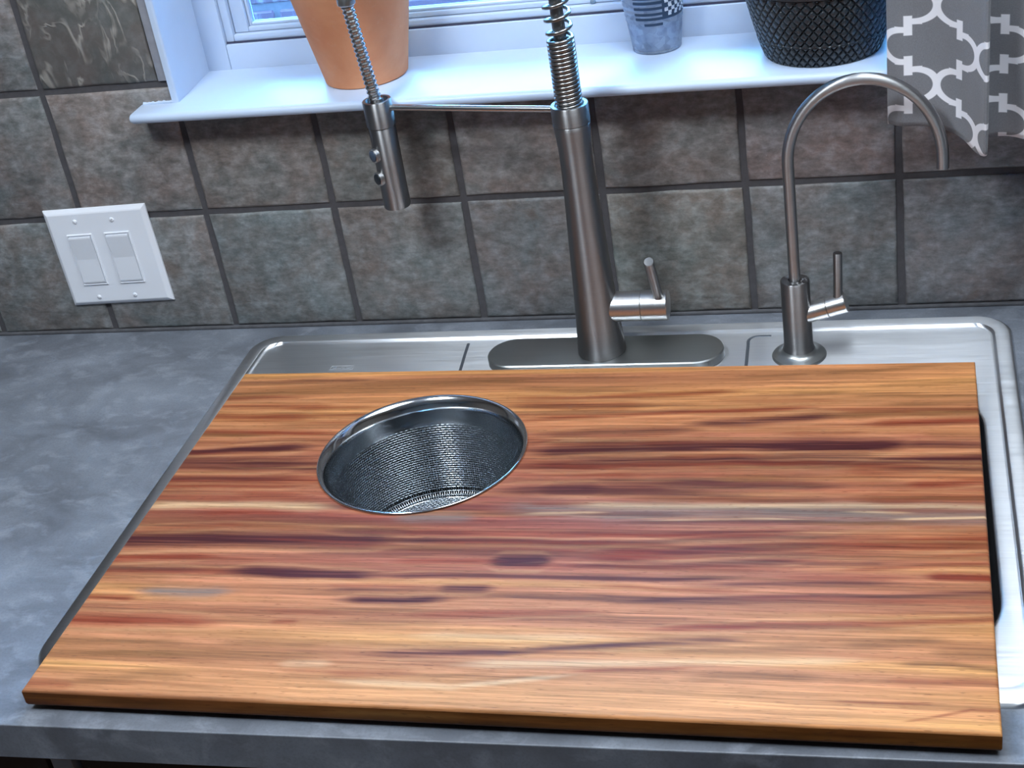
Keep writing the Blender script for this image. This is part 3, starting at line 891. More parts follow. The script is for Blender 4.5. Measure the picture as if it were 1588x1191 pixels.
def wood_color(x, y):
    """x along the grain, y across (board coordinates)"""
    warp = 0.0045 * (vnoise(x*7 + 3, y*9 + 50, 11) - 0.5) + 0.0016 * (vnoise(x*30, y*60, 12) - 0.5)
    yy = y + warp
    tan = np.array(srgb(198, 136, 86)); red = np.array(srgb(154, 88, 72)); gold = np.array(srgb(216, 160, 88))
    a = vnoise(x*1.6 + 20, yy*26 + 7, 1)
    b = vnoise(x*2.2 + 9, yy*70 + 31, 2)
    c = vnoise(x*3.5, yy*210, 3)
    d = vnoise(x*9, yy*480, 4)
    # middle of the board is redder, the two long edges are more golden
    mid = np.exp(-((yy - 0.045) / 0.16) ** 2)
    k = np.clip(0.12 + 0.62*mid + 0.9*(a - 0.5) - 0.25*np.clip(x/0.38, -1, 1)*(1 - mid)*0.5, 0, 1)[..., None]
    col = tan*(1-k) + red*k
    g = np.clip((b - 0.55) * 2.4, 0, 1)[..., None] * (0.55 - 0.3*mid[..., None])
    col = col*(1-g) + gold*g
    dk = np.clip((0.5 - b) * 1.6, 0, 1)[..., None]
    col = col * (1 - (0.34 + 0.16*mid[..., None])*dk)
    col = col * (0.78 + 0.42*c)[..., None] * (0.84 + 0.32*d)[..., None]
    # ribbon figure: bands that darken slowly across the grain and end in a sharp line
    for (fq, sd, amp) in ((58.0, 31, 0.30), (130.0, 37, 0.24)):
        ph = yy*fq + 2.2*vnoise(x*1.3 + sd, yy*14 + sd, sd) + 0.5*vnoise(x*5 + sd, yy*40, sd + 1)
        saw = ph - np.floor(ph)
        am = np.clip(vnoise(x*2.6 + sd, yy*34 + 5, sd + 2)*1.7 - 0.45, 0, 1) * amp * (0.55 + 0.6*mid)
        band = np.where(saw < 0.86, (saw/0.86)**2.2, (1 - saw)/0.14)
        col = col * (1 - am*band)[..., None] ** np.array([0.85, 1.15, 1.1])
    ln = np.abs(vnoise(x*1.1 + 77, yy*155, 41) - 0.5)
    col = col * (1 - 0.30*np.clip(1 - ln/0.05, 0, 1) * np.clip(vnoise(x*4, yy*60, 42)*2 - 0.8, 0, 1))[..., None]
    for (kd, w, s, pts) in STRIPES + EXTRA:
        px = np.array(pts[0::2]); py = np.array(pts[1::2])
        o = np.argsort(px); px, py = px[o], py[o]
        L = px[-1] - px[0]
        fade = min(0.05, 0.35*L)
        atl, atr = px[0] < -0.355, px[-1] > 0.355
        sel = ((x > px[0] - 0.25*fade) | atl) & ((x < px[-1] + 0.25*fade) | atr) & (yy > py.min() - 2*w) & (yy < py.max() + 2*w)
        if not sel.any(): continue
        xs_, ys_ = x[sel], yy[sel]
        cy = np.interp(xs_, px, py)
        e0 = np.ones_like(xs_) if atl else np.clip((xs_ - px[0]) / fade + 0.25, 0, 1)
        e1 = np.ones_like(xs_) if atr else np.clip((px[-1] - xs_) / fade + 0.25, 0, 1)
        e = e0 * e1
        e = e*e*(3 - 2*e)
        hw = (0.5 if kd == 'c' else 0.74) * w * (0.75 + 0.5 * vnoise(xs_*14 + w*999, xs_*0 + 3.3, 5)) * (0.45 + 0.55 * e)
        dd = (ys_ - cy) / np.maximum(hw, 1e-4)
        m = np.exp(-np.abs(dd) ** 2.2 * 0.8) * e * s * (0.9 if kd == 'c' else 1.3) * (0.6 + 0.7 * vnoise(xs_*12 + 5, ys_*620, 6))
        m = np.clip(m, 0, 1)[..., None]
        if kd in 'pr' and w > 0.004:                      # pale sapwood line hugging the dark band
            hl = np.exp(-((np.abs(dd) - 1.75)/0.42)**2) * e * s * 0.30 * (0.4 + 0.9*vnoise(xs_*9 + 2, ys_*300, 8))
            col[sel] = col[sel]*(1 - hl[..., None]) + np.array(srgb(214, 162, 112))*hl[..., None]
        col[sel] = col[sel]*(1-m) + np.array(KIND[kd])*m
    return np.clip(col, 0.004, 0.95)

# many finer streaks between the traced ones, densest in the redder half
EXTRA = []
_r = random.Random(21)
for _k in range(170):
    cy_ = _r.triangular(-0.235, 0.245, 0.10)
    cx_ = _r.uniform(-0.40, 0.40); L_ = _r.uniform(0.06, 0.24)
    sl_ = _r.uniform(-0.018, 0.022)
    kd_ = _r.choice('rrrppbb') if cy_ > -0.12 else _r.choice('rrbbc')
    EXTRA.append((kd_, _r.uniform(0.0018, 0.0052), _r.uniform(0.18, 0.48), (cx_ - L_/2, cy_ - sl_*L_/2, cx_, cy_ + _r.uniform(-0.001, 0.001), cx_ + L_/2, cy_ + sl_*L_/2)))
hx, hy, HR = 0.6207 - 0.7523, -0.2992 + 0.3955, 0.0994
_c, _s = math.cos(0.0095), math.sin(0.0095)
hx, hy = hx*_c - hy*_s, hx*_s + hy*_c       # hole centre in board axes
def axis_lines(L, n, r=0.0024):
    e = [0.0, 0.0002, 0.0005, 0.0010, 0.0016, r]
    inner = np.linspace(-L/2 + r, L/2 - r, n)[1:-1]
    return np.concatenate([-L/2 + np.array(e), inner, (L/2 - np.array(e))[::-1]])
gx, gy = axis_lines(BW, 300), axis_lines(BD, 860)
NX, NY = len(gx), len(gy)
XX, YY = np.meshgrid(gx, gy, indexing='ij')
RR = 0.0022
def drop(L, g):
    d = np.minimum(g + L/2, L/2 - g)
    q = np.clip(RR - d, 0, RR)
    return RR - np.sqrt(np.maximum(RR*RR - q*q, 0))
ZZ = B_T - np.minimum(np.maximum(drop(BW, XX), drop(BD, YY)), RR)
# cut the round hole: drop inner cells, pull the border cells onto the circle
dx, dy = XX - hx, YY - hy
dist = np.hypot(dx, dy)
inside = dist < HR
keepv = ~inside
cell_keep = keepv[:-1, :-1] | keepv[1:, :-1] | keepv[:-1, 1:] | keepv[1:, 1:]
used = np.zeros_like(inside)
for a in (0, 1):
    for b in (0, 1):
        used[a:NX-1+a, b:NY-1+b] |= cell_keep
snap = used & inside
sc = np.where(snap, HR / np.maximum(dist, 1e-6), 1.0)
PX, PY = hx + dx*sc, hy + dy*sc
idx = -np.ones((NX, NY), int)
idx[used] = np.arange(used.sum())
verts = np.stack([PX[used], PY[used], ZZ[used]], 1)
I, J = np.nonzero(cell_keep)
faces = np.stack([idx[I, J], idx[I+1, J], idx[I+1, J+1], idx[I, J+1]], 1)
colr = wood_color(PX[used], PY[used])
me = bpy.data.meshes.new('slab_top')
me.from_pydata(verts, [], faces.tolist())
ca = me.color_attributes.new('wood', 'FLOAT_COLOR', 'POINT')
ca.data.foreach_set('color', np.concatenate([colr, np.ones((len(colr), 1))], 1).astype(np.float32).ravel())
me.materials.append(M['wood'])
finish(me, 180)
o = bpy.data.objects.new('board_top', me); link(o, board)

# sides, underside and the wall of the hole
def edge_strip():
    V, F, Cc = [], [], []
    prof = [(0.0, B_T - RR), (0.0, B_T*0.55), (0.0, 0.0042), (0.0008, 0.0018), (0.0022, 0.0005), (0.0042, 0.0)]
    per = [(x, -BD/2, 0, 1) for x in np.linspace(-BW/2, BW/2, 160)[:-1]] + [(BW/2, y, -1, 0) for y in np.linspace(-BD/2, BD/2, 90)[:-1]] + \
          [(x, BD/2, 0, -1) for x in np.linspace(BW/2, -BW/2, 160)[:-1]] + [(-BW/2, y, 1, 0) for y in np.linspace(BD/2, -BD/2, 90)[:-1]]
    n = len(per)
    ex = np.array([p[0] for p in per]); ey = np.array([p[1] for p in per])
    for k, (ins, z) in enumerate(prof):
        for (x, y, nx, ny) in per:
            V.append((x * (1 - 2*ins/BW), y * (1 - 2*ins/BD), z))
        t = (B_T - z)
        front = np.abs(np.abs(ey) - BD/2) < 1e-6
        # the edge grain: the growth layers turn down the front face; end grain on the short sides
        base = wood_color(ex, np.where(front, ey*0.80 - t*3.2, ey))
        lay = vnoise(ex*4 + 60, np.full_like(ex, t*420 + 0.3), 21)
        f = np.where(front, 0.20 + 0.34*lay, 0.24)[:, None]  # edges darkened: shade of the upright faces is put into the colour
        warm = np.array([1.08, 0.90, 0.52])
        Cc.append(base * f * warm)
    for k in range(len(prof) - 1):
        for i in range(n):
            j = (i + 1) % n
            F.append((k*n+j, k*n+i, (k+1)*n+i, (k+1)*n+j))
    F.append(tuple((len(prof)-1)*n + i for i in range(n)))
    return V, F, np.concatenate(Cc, 0)
V, F, Cc = edge_strip()
m1 = 96
base = len(V)
hole_c = np.array(srgb(78, 40, 30))
for z in (B_T - 0.0004, 0.0002):
    for i in range(m1):
        a = 2*math.pi*i/m1
        V.append((hx + HR*math.cos(a), hy + HR*math.sin(a), z))
for i in range(m1):
    j = (i+1) % m1
    F.append((base+i, base+j, base+m1+j, base+m1+i))
Cc = np.concatenate([Cc, np.repeat(hole_c[None], 2*m1, 0)], 0)
# underside as a face loop around the hole would need bridging; keep the outer underside only where the rim carries it
F = [f for f in F if len(f) <= 4]
# underside: ring from the outer loop to the hole circle
per_n = (base) // 6
lo = [V[5*per_n + i] for i in range(per_n)]
ang = [math.atan2(p[1]-hy, p[0]-hx) for p in lo]
s0 = len(V)
for a in ang: V.append((hx + HR*math.cos(a), hy + HR*math.sin(a), 0.0002))
Cc = np.concatenate([Cc, np.repeat(hole_c[None], per_n, 0)], 0)
for i in range(per_n):
    j = (i+1) % per_n
    F.append((5*per_n+j, 5*per_n+i, s0+i, s0+j))
me = bpy.data.meshes.new('board_edge')
me.from_pydata([tuple(map(float, v)) for v in V], [], F)
ca = me.color_attributes.new('wood', 'FLOAT_COLOR', 'POINT')
ca.data.foreach_set('color', np.concatenate([Cc, np.ones((len(Cc), 1))], 1).astype(np.float32).ravel())
me.materials.append(M['wood'])
finish(me, 60)
o = bpy.data.objects.new('board_edge', me); link(o, board)

# ================================================================== strainer basket in the hole
SCX, SCY = 0.6207, -0.2992
strainer = empty('strainer_basket', (SCX, SCY, -0.086), 'round stainless mesh strainer sunk into the wooden board', 'strainer')
rel(strainer, revolve('rim', [(0.0925, 0.0130), (0.0935, 0.0168), (0.0956, 0.0208), (0.0980, 0.0236), (0.0998, 0.0248), (0.1010, 0.0249), (0.1018, 0.0243), (0.1019, 0.0236),
                              (0.1012, 0.0230), (0.0996, 0.0233), (0.0985, 0.0224), (0.0962, 0.0196), (0.0944, 0.0163), (0.0935, 0.0130)], M['chrome'], strainer, 128, (SCX, SCY, 0), closed=True, smooth=50))
rel(strainer, revolve('band', [(0.0920, -0.0060), (0.0928, 0.0140), (0.0934, 0.0140), (0.0926, -0.0060)], M['chrome'], strainer, 128, (SCX, SCY, 0), closed=True, smooth=40))
def wire_mesh():
    V, F = [], []
    def add(pts, r, n=4, closed=False):
        m = len(pts)
        b = len(V)
        P = np.array(pts)
        if closed: Tn = np.roll(P, -1, 0) - np.roll(P, 1, 0)
        else:
            Tn = np.gradient(P, axis=0)
        Tn /= np.linalg.norm(Tn, axis=1)[:, None]
        ref = np.tile(np.array([0.3, 0.2, 0.93]), (m, 1))
        bad = np.abs((ref*Tn).sum(1)) > 0.9
        ref[bad] = (0.93, 0.3, 0.1)
        U = np.cross(Tn, ref); U /= np.linalg.norm(U, axis=1)[:, None]
        W = np.cross(Tn, U)
        for k in range(n):
            pass
        for i in range(m):
            for k in range(n):
                a = 2*math.pi*(k + 0.5)/n
                V.append(tuple(P[i] + r*(math.cos(a)*U[i] + math.sin(a)*W[i])))
        for i in range(m if closed else m-1):
            i2 = (i+1) % m
            for k in range(n):
                l = (k+1) % n
                F.append((b+i*n+k, b+i*n+l, b+i2*n+l, b+i2*n+k))
    NV, NH = 216, 29
    z0, z1 = -0.0050, -0.0780
    wr, am = 0.00052, 0.00042
    rad = lambda z: 0.0924 - 0.0050 * (z0 - z) / (z0 - z1)
    hs = np.linspace(z0, z1, NH)
    cor = 0.008
    for i in range(NV):
        a = 2*math.pi*i/NV
        pts = []
        for j, z in enumerate(hs):
            r = rad(z) + am * (1 if (i + j) % 2 else -1)
            pts.append((SCX + r*math.cos(a), SCY + r*math.sin(a), z))
        for q in (0.5, 1.0):                       # rounded foot
            t = q*math.pi/2
            r = rad(z1) - cor*(1-math.cos(t)); pts.append((SCX + r*math.cos(a), SCY + r*math.sin(a), z1 - cor*math.sin(t)))
        add(pts, wr)
    for j, z in enumerate(hs):
        pts = []
        for i in range(NV):
            a = 2*math.pi*i/NV
            r = rad(z) - am * (1 if (i + j) % 2 else -1)
            pts.append((SCX + r*math.cos(a), SCY + r*math.sin(a), z))
        add(pts, wr, 4, True)
    for q in (0.35, 0.7):
        t = q*math.pi/2
        r = rad(z1) - cor*(1-math.cos(t))
        add([(SCX + r*math.cos(2*math.pi*i/NV), SCY + r*math.sin(2*math.pi*i/NV), z1 - cor*math.sin(t)) for i in range(NV)], wr, 4, True)
    zb = z1 - cor
    RB = rad(z1) - cor + 0.0008
    pit = 0.0026
    nb = int(RB/pit)
    for d in (0, 1):
        for i in range(-nb, nb+1):
            c = i*pit
            h = math.sqrt(max(RB*RB - c*c, 0))
            if h < pit*2: continue
            nn = int(h/pit)
            pts = []
            for j in range(-nn, nn+1):
                s = j*pit
                zz = zb + am*(1 if (i+j+d) % 2 else -1)
                pts.append((SCX + (s if d == 0 else c), SCY + (c if d == 0 else s), zz))
            add(pts, wr)
    return V, F
V, F = wire_mesh()
wm = rel(strainer, mesh_obj('wire_mesh', V, F, M['wire'], strainer, 180))
wm['kind'] = 'stuff'; wm['label'] = 'fine woven stainless wire mesh'
rel(strainer, revolve('foot_ring', [(0.0795 + 0.0011*math.cos(a), -0.0862 + 0.0011*math.sin(a)) for a in np.linspace(0, 2*math.pi, 9)[:-1]], M['chrome'], strainer, 96, (SCX, SCY, 0), closed=True, smooth=180))

# ================================================================== main faucet
FX, FYY = 0.7610, -0.0925
faucet = empty('kitchen_faucet', (FX, FYY, 0.0012), 'tall brushed nickel spring faucet with docked spray head', 'faucet')
def fp(o): return rel(faucet, o)
# oblong deck plate
bm = bmesh.new()
def stadium(hl, hw, n=24):
    out = []
    for k in range(n+1):
        a = -math.pi/2 + math.pi*k/n
        out.append((hl - hw + hw*math.cos(a), hw*math.sin(a)))
    for k in range(n+1):
        a = math.pi/2 + math.pi*k/n
        out.append((-(hl - hw) + hw*math.cos(a), hw*math.sin(a)))
    return out
sec = []
for ins, z in ((0.0012, 0.0013), (0.0, 0.0022), (0.0, 0.0104), (0.0010, 0.0116), (0.0018, 0.0118)):
    sec.append([bm.verts.new((0.7627 + x, -0.0927 + y, z)) for (x, y) in stadium(0.1255 - ins, 0.0300 - ins)])
for a, b in zip(sec[:-1], sec[1:]):
    m = len(a)
    for k in range(m): bm.faces.new((a[k], a[(k+1) % m], b[(k+1) % m], b[k]))
bm.faces.new(sec[-1]); bm.faces.new(list(reversed(sec[0])))
fp(bm_obj('deck_plate', bm, M['nickel_flat'], faucet, 30))
body_prof = [(0.0246, 0.0119), (0.0252, 0.0124), (0.0250, 0.018), (0.0240, 0.032), (0.0226, 0.055), (0.0214, 0.08), (0.0204, 0.105), (0.0193, 0.135), (0.0180, 0.165), (0.0168, 0.195), (0.0162, 0.220),
             (0.0163, 0.238), (0.0169, 0.250), (0.0176, 0.258), (0.0182, 0.2640), (0.0178, 0.2646)]
fp(revolve('body', body_prof, M['nickel'], faucet, 64, (FX, FYY, 0), smooth=50))
fp(revolve('collar', [(0.0176, 0.2648), (0.0183, 0.2654), (0.0183, 0.2832), (0.0178, 0.2840), (0.0146, 0.2840), (0.0142, 0.2834), (0.0142, 0.2700), (0.0, 0.2700)], M['nickel'], faucet, 64, (FX, FYY, 0), smooth=40))
# handle barrel, cap and lever
AX = axis_from((1, 0, 0.0))
HZ = 0.0628
fp(revolve('handle_barrel', [(0.0156, 0.0), (0.0156, 0.0468), (0.0150, 0.0474)], M['nickel_light'], faucet, 48, (FX, FYY, HZ), AX))
hc = fp(revolve('handle_cap', [(0.0150, 0.0476), (0.0157, 0.0482), (0.0157, 0.0738), (0.0150, 0.0746), (0.0, 0.0748)], M['nickel_light'], faucet, 48, (FX, FYY, HZ), AX))
la, lb = Vector((0.8272, -0.0962, 0.0730)), Vector((0.8286, -0.1370, 0.1345))
lv = revolve('lever', [(0.0052, 0.0), (0.0053, (lb-la).length - 0.0008), (0.0046, (lb-la).length), (0.0, (lb-la).length + 0.0001)], M['nickel'], faucet, 24, la, axis_from(lb - la), smooth=40)
fp(lv)

# supply hose and spring: up from the collar, over the arch and down to the spray head
HX, HYY = 0.5560, -0.0560
arch = [(FX, FYY, z) for z in np.linspace(0.272, 0.50, 24)]
for k in range(1, 24):
    t = math.pi * k / 24
    arch.append((FX + (0.5390 - FX)*(1 - math.cos(t))/2, FYY + (-0.0555 - FYY)*(1 - math.cos(t))/2, 0.50 + 0.11*math.sin(t)))
arch += [(0.5390 + (0.5453-0.5390)*t, -0.0555 - 0.0005*t, 0.50 - (0.50-0.3925)*t) for t in np.linspace(0, 1, 10)]
fp(tube('inner_hose', arch, 0.0062, M['hose'], faucet, 14))
def helix(path, rad, pitch_fn, wire, start, end, per=14):
    P = [Vector(p) for p in path]
    S = [0.0]
    for a, b in zip(P[:-1], P[1:]): S.append(S[-1] + (b-a).length)
    Fr = []
    u = Vector((1, 0, 0))
    for i in range(len(P)):
        T_ = (P[min(i+1, len(P)-1)] - P[max(i-1, 0)]).normalized()
        u = (u - T_*u.dot(T_)).normalized()
        Fr.append((u.copy(), T_.cross(u)))
    pts = []; s = start; ph = 0.0
    i = 0
    while s < min(end, S[-1]):
        while i < len(S)-2 and S[i+1] < s: i += 1
        t = (s - S[i]) / (S[i+1]-S[i])
        c = P[i].lerp(P[i+1], t)
        uu = Fr[i][0].lerp(Fr[i+1][0], t); vv = Fr[i][1].lerp(Fr[i+1][1], t)
        pts.append(c + (uu*math.cos(ph) + vv*math.sin(ph))*rad)
        ph += 2*math.pi/per
        s += pitch_fn(s)/per
    return pts
def pitch(s):
    z = 0.272 + s
    if z < 0.347: return 0.0040
    if z < 0.352: return 0.0040 + (z-0.347)/0.005*0.0085
    return 0.0125
total = sum((Vector(b)-Vector(a)).length for a, b in zip(arch[:-1], arch[1:]))
hp = helix(arch, 0.0117, pitch, 0.0017, 0.0005, total - 0.002)
v, f = tube_data(hp, 0.00195, 8)
fp(mesh_obj('spring', v, f, M['spring'], faucet, 180))
fp(revolve('hose_nut', [(0.0, 0.4010), (0.0085, 0.4010), (0.0092, 0.4000), (0.0092, 0.3880), (0.0080, 0.3868), (0.0, 0.3868)], M['nickel_light'], faucet, 32, (0.5452, -0.056, 0)))
hose_pts, hose_r = [], []
NH_ = 21
for i in range(NH_*4 + 1):
    t = i/(NH_*4)
    hose_pts.append((0.5453 + (0.5552-0.5453)*t, -0.056, 0.3880 + (0.2860-0.3880)*t))
    hose_r.append(0.0056 if i % 4 in (0, 1) else 0.0068)
fp(tube('spray_hose', hose_pts, hose_r, M['arm'], faucet, 18, 180))
fp(tube('dock_arm', [(FX - 0.0170, FYY + 0.003, 0.2785), (0.66, -0.0755, 0.2795), (HX + 0.0130, -0.0583, 0.2800)], 0.0032, M['arm'], faucet, 20))
fp(revolve('dock_ring', [(0.0143, 0.2610), (0.0150, 0.2616), (0.0150, 0.2876), (0.0144, 0.2884), (0.0118, 0.2884), (0.0113, 0.2876), (0.0113, 0.2610)], M['nickel'], faucet, 48, (HX, HYY, 0), closed=True, smooth=40))
head = fp(revolve('spray_head', [(0.0, 0.1700), (0.0108, 0.1700), (0.0118, 0.1706), (0.0134, 0.1712), (0.0141, 0.1722), (0.0141, 0.2596), (0.0135, 0.2606), (0.0108, 0.2609), (0.0106, 0.2780), (0.0092, 0.2825), (0.0072, 0.2840), (0.0070, 0.2900), (0.0, 0.2900)],
               M['nickel'], faucet, 48, (HX, HYY, 0), smooth=40))
bd = Vector((-0.62, -0.78, 0.0)).normalized()
for z, mt in ((0.2330, 'button'), (0.2075, 'button_dark')):
    A = axis_from(bd)
    c = Vector((HX, HYY, z))
    b_ = revolve('button', [(0.0, 0.0195), (0.0040, 0.0193), (0.0056, 0.0184), (0.0057, 0.0135), (0.0, 0.0135)], M[mt], head, 28, c, A, smooth=50, label='round dark rubber push button')
    b_.matrix_parent_inverse = Matrix.Translation(Vector(faucet.location)) @ Matrix.Translation(-Vector(faucet.location))
    r_ = revolve('button_ring', [(0.0058, 0.0130), (0.0074, 0.0130), (0.0074, 0.0172), (0.0068, 0.0178), (0.0058, 0.0176)], M['nickel_light'], head, 28, c, A, closed=True, smooth=40)

# ================================================================== filtered-water tap
WX, WYY = 0.9637, -0.0945
tap = empty('filter_tap', (WX, WYY, 0.0012), 'slim gooseneck water tap with side lever beside the curtain', 'faucet')
def tp(o): return rel(tap, o)
tp(revolve('base_ring', [(0.0, 0.0013), (0.0272, 0.0013), (0.0274, 0.0024), (0.0262, 0.0040), (0.0225, 0.0052), (0.0190, 0.0060), (0.0172, 0.0078), (0.0160, 0.0100), (0.0, 0.0100)], M['nickel_flat'], tap, 56, (WX, WYY, 0)))
tp(revolve('body', [(0.0160, 0.0100), (0.0150, 0.0130), (0.0145, 0.0180), (0.0143, 0.0865), (0.0136, 0.0875), (0.0068, 0.0875), (0.0066, 0.0860), (0.0, 0.0860)], M['nickel'], tap, 48, (WX, WYY, 0), smooth=40))
neck = [(WX, WYY, z) for z in np.linspace(0.084, 0.205, 10)]
for k in range(33):
    t = math.pi*k/32
    neck.append((WX + 0.0705*(1-math.cos(t)), WYY, 0.2100 + 0.0800*math.sin(t)))
neck += [(WX + 0.141, WYY, 0.2045), (WX + 0.141, WYY, 0.1985)]
tp(tube('gooseneck', neck, 0.0057, M['nickel_tube'], tap, 24))
d1 = Vector((0.960, 0, 0.282)).normalized()
A1 = axis_from(d1)
c1 = Vector((WX + 0.004, WYY, 0.0475))
tp(revolve('valve_barrel', [(0.0100, 0.0), (0.0100, 0.0268), (0.0096, 0.0273)], M['nickel_light'], tap, 36, c1, A1))
tp(revolve('valve_cap', [(0.0096, 0.0275), (0.0101, 0.0280), (0.0101, 0.0460), (0.0096, 0.0466), (0.0, 0.0467)], M['nickel_light'], tap, 36, c1, A1))
l0 = c1 + d1*0.0385 + Vector((0, 0, 0.0085))
tp(revolve('lever', [(0.0050, -0.001), (0.0046, 0.0015), (0.0044, 0.004), (0.0044, 0.0475), (0.0040, 0.0482), (0.0, 0.0483)], M['nickel'], tap, 24, l0, axis_from((0.03, 0, 1)), smooth=40))

# ================================================================== switch plate
sw = empty('light_switch', (0.1722, -0.0002, 0.1024), 'white two-gang rocker switch plate on the slate tiles', 'light switch')
sw.rotation_euler = (0, math.radians(-1.3), 0)
PW, PH = 0.1312, 0.1235
def ringbox(bm, w, h, levels):
    """stack of rectangles (inset, y) facing -y"""
    sec = []
    for ins, y in levels:
        sec.append([bm.verts.new((sx*(w/2-ins), y, sz*(h/2-ins))) for sx, sz in ((-1,-1),(1,-1),(1,1),(-1,1))])
    for a, b in zip(sec[:-1], sec[1:]):
        for k in range(4): bm.faces.new((a[k], a[(k+1)%4], b[(k+1)%4], b[k]))
    bm.faces.new(sec[-1])
    return sec
bm = bmesh.new()
ringbox(bm, PW, PH, ((0.0, 0.0), (0.0, -0.0016), (0.0004, -0.0024), (0.0040, -0.0050), (0.0056, -0.0056)))
bm_obj('cover_plate', bm, M['plate'], sw)
for u in ((0.18+0.425)/2, (0.544+0.795)/2):
    x = (u - 0.5)*PW
    zc = (0.5 - 0.511)*PH
    w, h = 0.247*PW, 0.532*PH
    bm = bmesh.new()
    ringbox(bm, w, h, ((0.0, -0.0050), (0.0, -0.0066), (0.0006, -0.0072), (0.0014, -0.0072), (0.0018, -0.0058)))
    fr = bm_obj('switch_frame', bm, M['plate'], sw); fr.location = (x, 0, zc)
    bm = bmesh.new()
    hw, hh = w/2 - 0.0022, h/2 - 0.0028
    # rocker: two planes meeting at the middle, upper half pressed in
    rows = [(hh, -0.0056), (hh - 0.0003, -0.0086), (hh*0.93, -0.0090), (0.0006, -0.0066), (-hh*0.93, -0.0078), (-hh + 0.0003, -0.0074), (-hh, -0.0056)]
    vs = [[bm.verts.new((sx*hw, y, z)) for sx in (-1, 1)] for z, y in rows]
    bs = [[bm.verts.new((sx*hw, -0.0054, z)) for sx in (-1, 1)] for z, y in rows]
    for k in range(len(rows)-1):
        bm.faces.new((vs[k][0], vs[k][1], vs[k+1][1], vs[k+1][0]))
        bm.faces.new((vs[k][0], vs[k+1][0], bs[k+1][0], bs[k][0]))
        bm.faces.new((vs[k][1], bs[k][1], bs[k+1][1], vs[k+1][1]))
    rk = bm_obj('rocker', bm, M['rocker'], sw); rk.location = (x, 0, zc)
for (u, v_, a) in ((0.299, 0.1175, 0.9), (0.66, 0.121, -0.8), (0.291, 0.91, 0.2), (0.649, 0.909, -0.8)):
    s_ = revolve('screw', [(0.0028, 0.0), (0.0028, 0.0006), (0.0018, 0.0013), (0.0, 0.0015)], M['plate'], sw, 20, (0, 0, 0), axis_from((0, -1, 0)), smooth=60)
    s_.location = ((u-0.5)*PW, -0.0055, (0.5-v_)*PH)
    q = box('slot', -0.0022, 0.0022, -0.00165, -0.0007, -0.00035, 0.00035, M['cab_grey'], s_)
    q.rotation_euler = (0, a, 0)

# ================================================================== pots on the sill
def top_z(x): return 0.2818 + sill_z(x)
tc = empty('terracotta_pot', (0.5141, 0.0445, top_z(0.514)), 'plain terracotta flower pot on the window sill', 'flower pot')
revolve('pot_body', [(0.0, 0.0002), (0.0435, 0.0002), (0.0449, 0.0014), (0.0652, 0.1060), (0.0656, 0.1070), (0.0610, 0.1070), (0.0605, 0.1060), (0.0440, 0.016), (0.0, 0.016)], M['terracotta'], tc, 72)
revolve('pot_rim', [(0.0620, 0.1072), (0.0665, 0.1074), (0.0672, 0.1090), (0.0680, 0.1300), (0.0672, 0.1315), (0.0620, 0.1315), (0.0610, 0.1300)], M['terracotta'], tc, 72, closed=True)
revolve('soil', [(0.0, 0.1190), (0.03, 0.1200), (0.0610, 0.1180), (0.0610, 0.1090), (0.0, 0.1090)], M['soil'], tc, 40)

# small printed pail
pl = empty('small_pail', (0.8250, 0.0700, top_z(0.825)), 'small galvanized pail with dark stripes and checks', 'pail')
NA = 144
prof = [(0.0, 0.0006), (0.0230, 0.0006), (0.0246, 0.0002), (0.0252, 0.0010), (0.0252, 0.0026), (0.0249, 0.0032)]
hts = np.linspace(0.004, 0.100, 97)
for h in hts:
    r = 0.0249 + 0.0125*h/0.1
    if h > 0.030: r += 0.0004*math.cos((h - 0.033)/0.0055*2*math.pi)
    prof.append((r, h))
prof += [(0.0392, 0.1005), (0.0396, 0.1025), (0.0385, 0.1035), (0.0368, 0.1020), (0.0362, 0.098), (0.0248, 0.006), (0.0, 0.006)]
V, F = revolve_data(prof, NA)
me = bpy.data.meshes.new('pail_body')
me.from_pydata([tuple(v) for v in V], [], F)
for mt in ('galv', 'paint_dark', 'paint_white'): me.materials.append(M[mt])
mi = []
for p in me.polygons:
    c = p.center
    a = math.degrees(math.atan2(c.y, c.x)) + 80.9          # 0 faces the photographer, + to the right
    h = c.z
    k = 0
    if p.area < 2e-6 and 0.030 < h < 0.098 and math.hypot(c.x, c.y) > 0.026:
        if -40 < a < 16 and not (h < 0.036 and a < -22) :
            ph = ((h - 0.0310) / 0.0057) % 1.0
            if ph < 0.52: k = 1
        elif 16 <= a < 78 and h > 0.0375:
            if a < 20 or h < 0.0398: k = 1
            else:
                k = 1 if (int((a - 20)//7.5) + int((h - 0.0398)//0.0048)) % 2 == 0 else 2
        if h > 0.062 and -40 < a < 10: k = 1
    mi.append(k)
me.polygons.foreach_set('material_index', mi)
finish(me, 40)
link(bpy.data.objects.new('pail_body', me), pl)
revolve('soil', [(0.0, 0.0900), (0.0345, 0.0890), (0.0345, 0.080), (0.0, 0.080)], M['soil'], pl, 32)

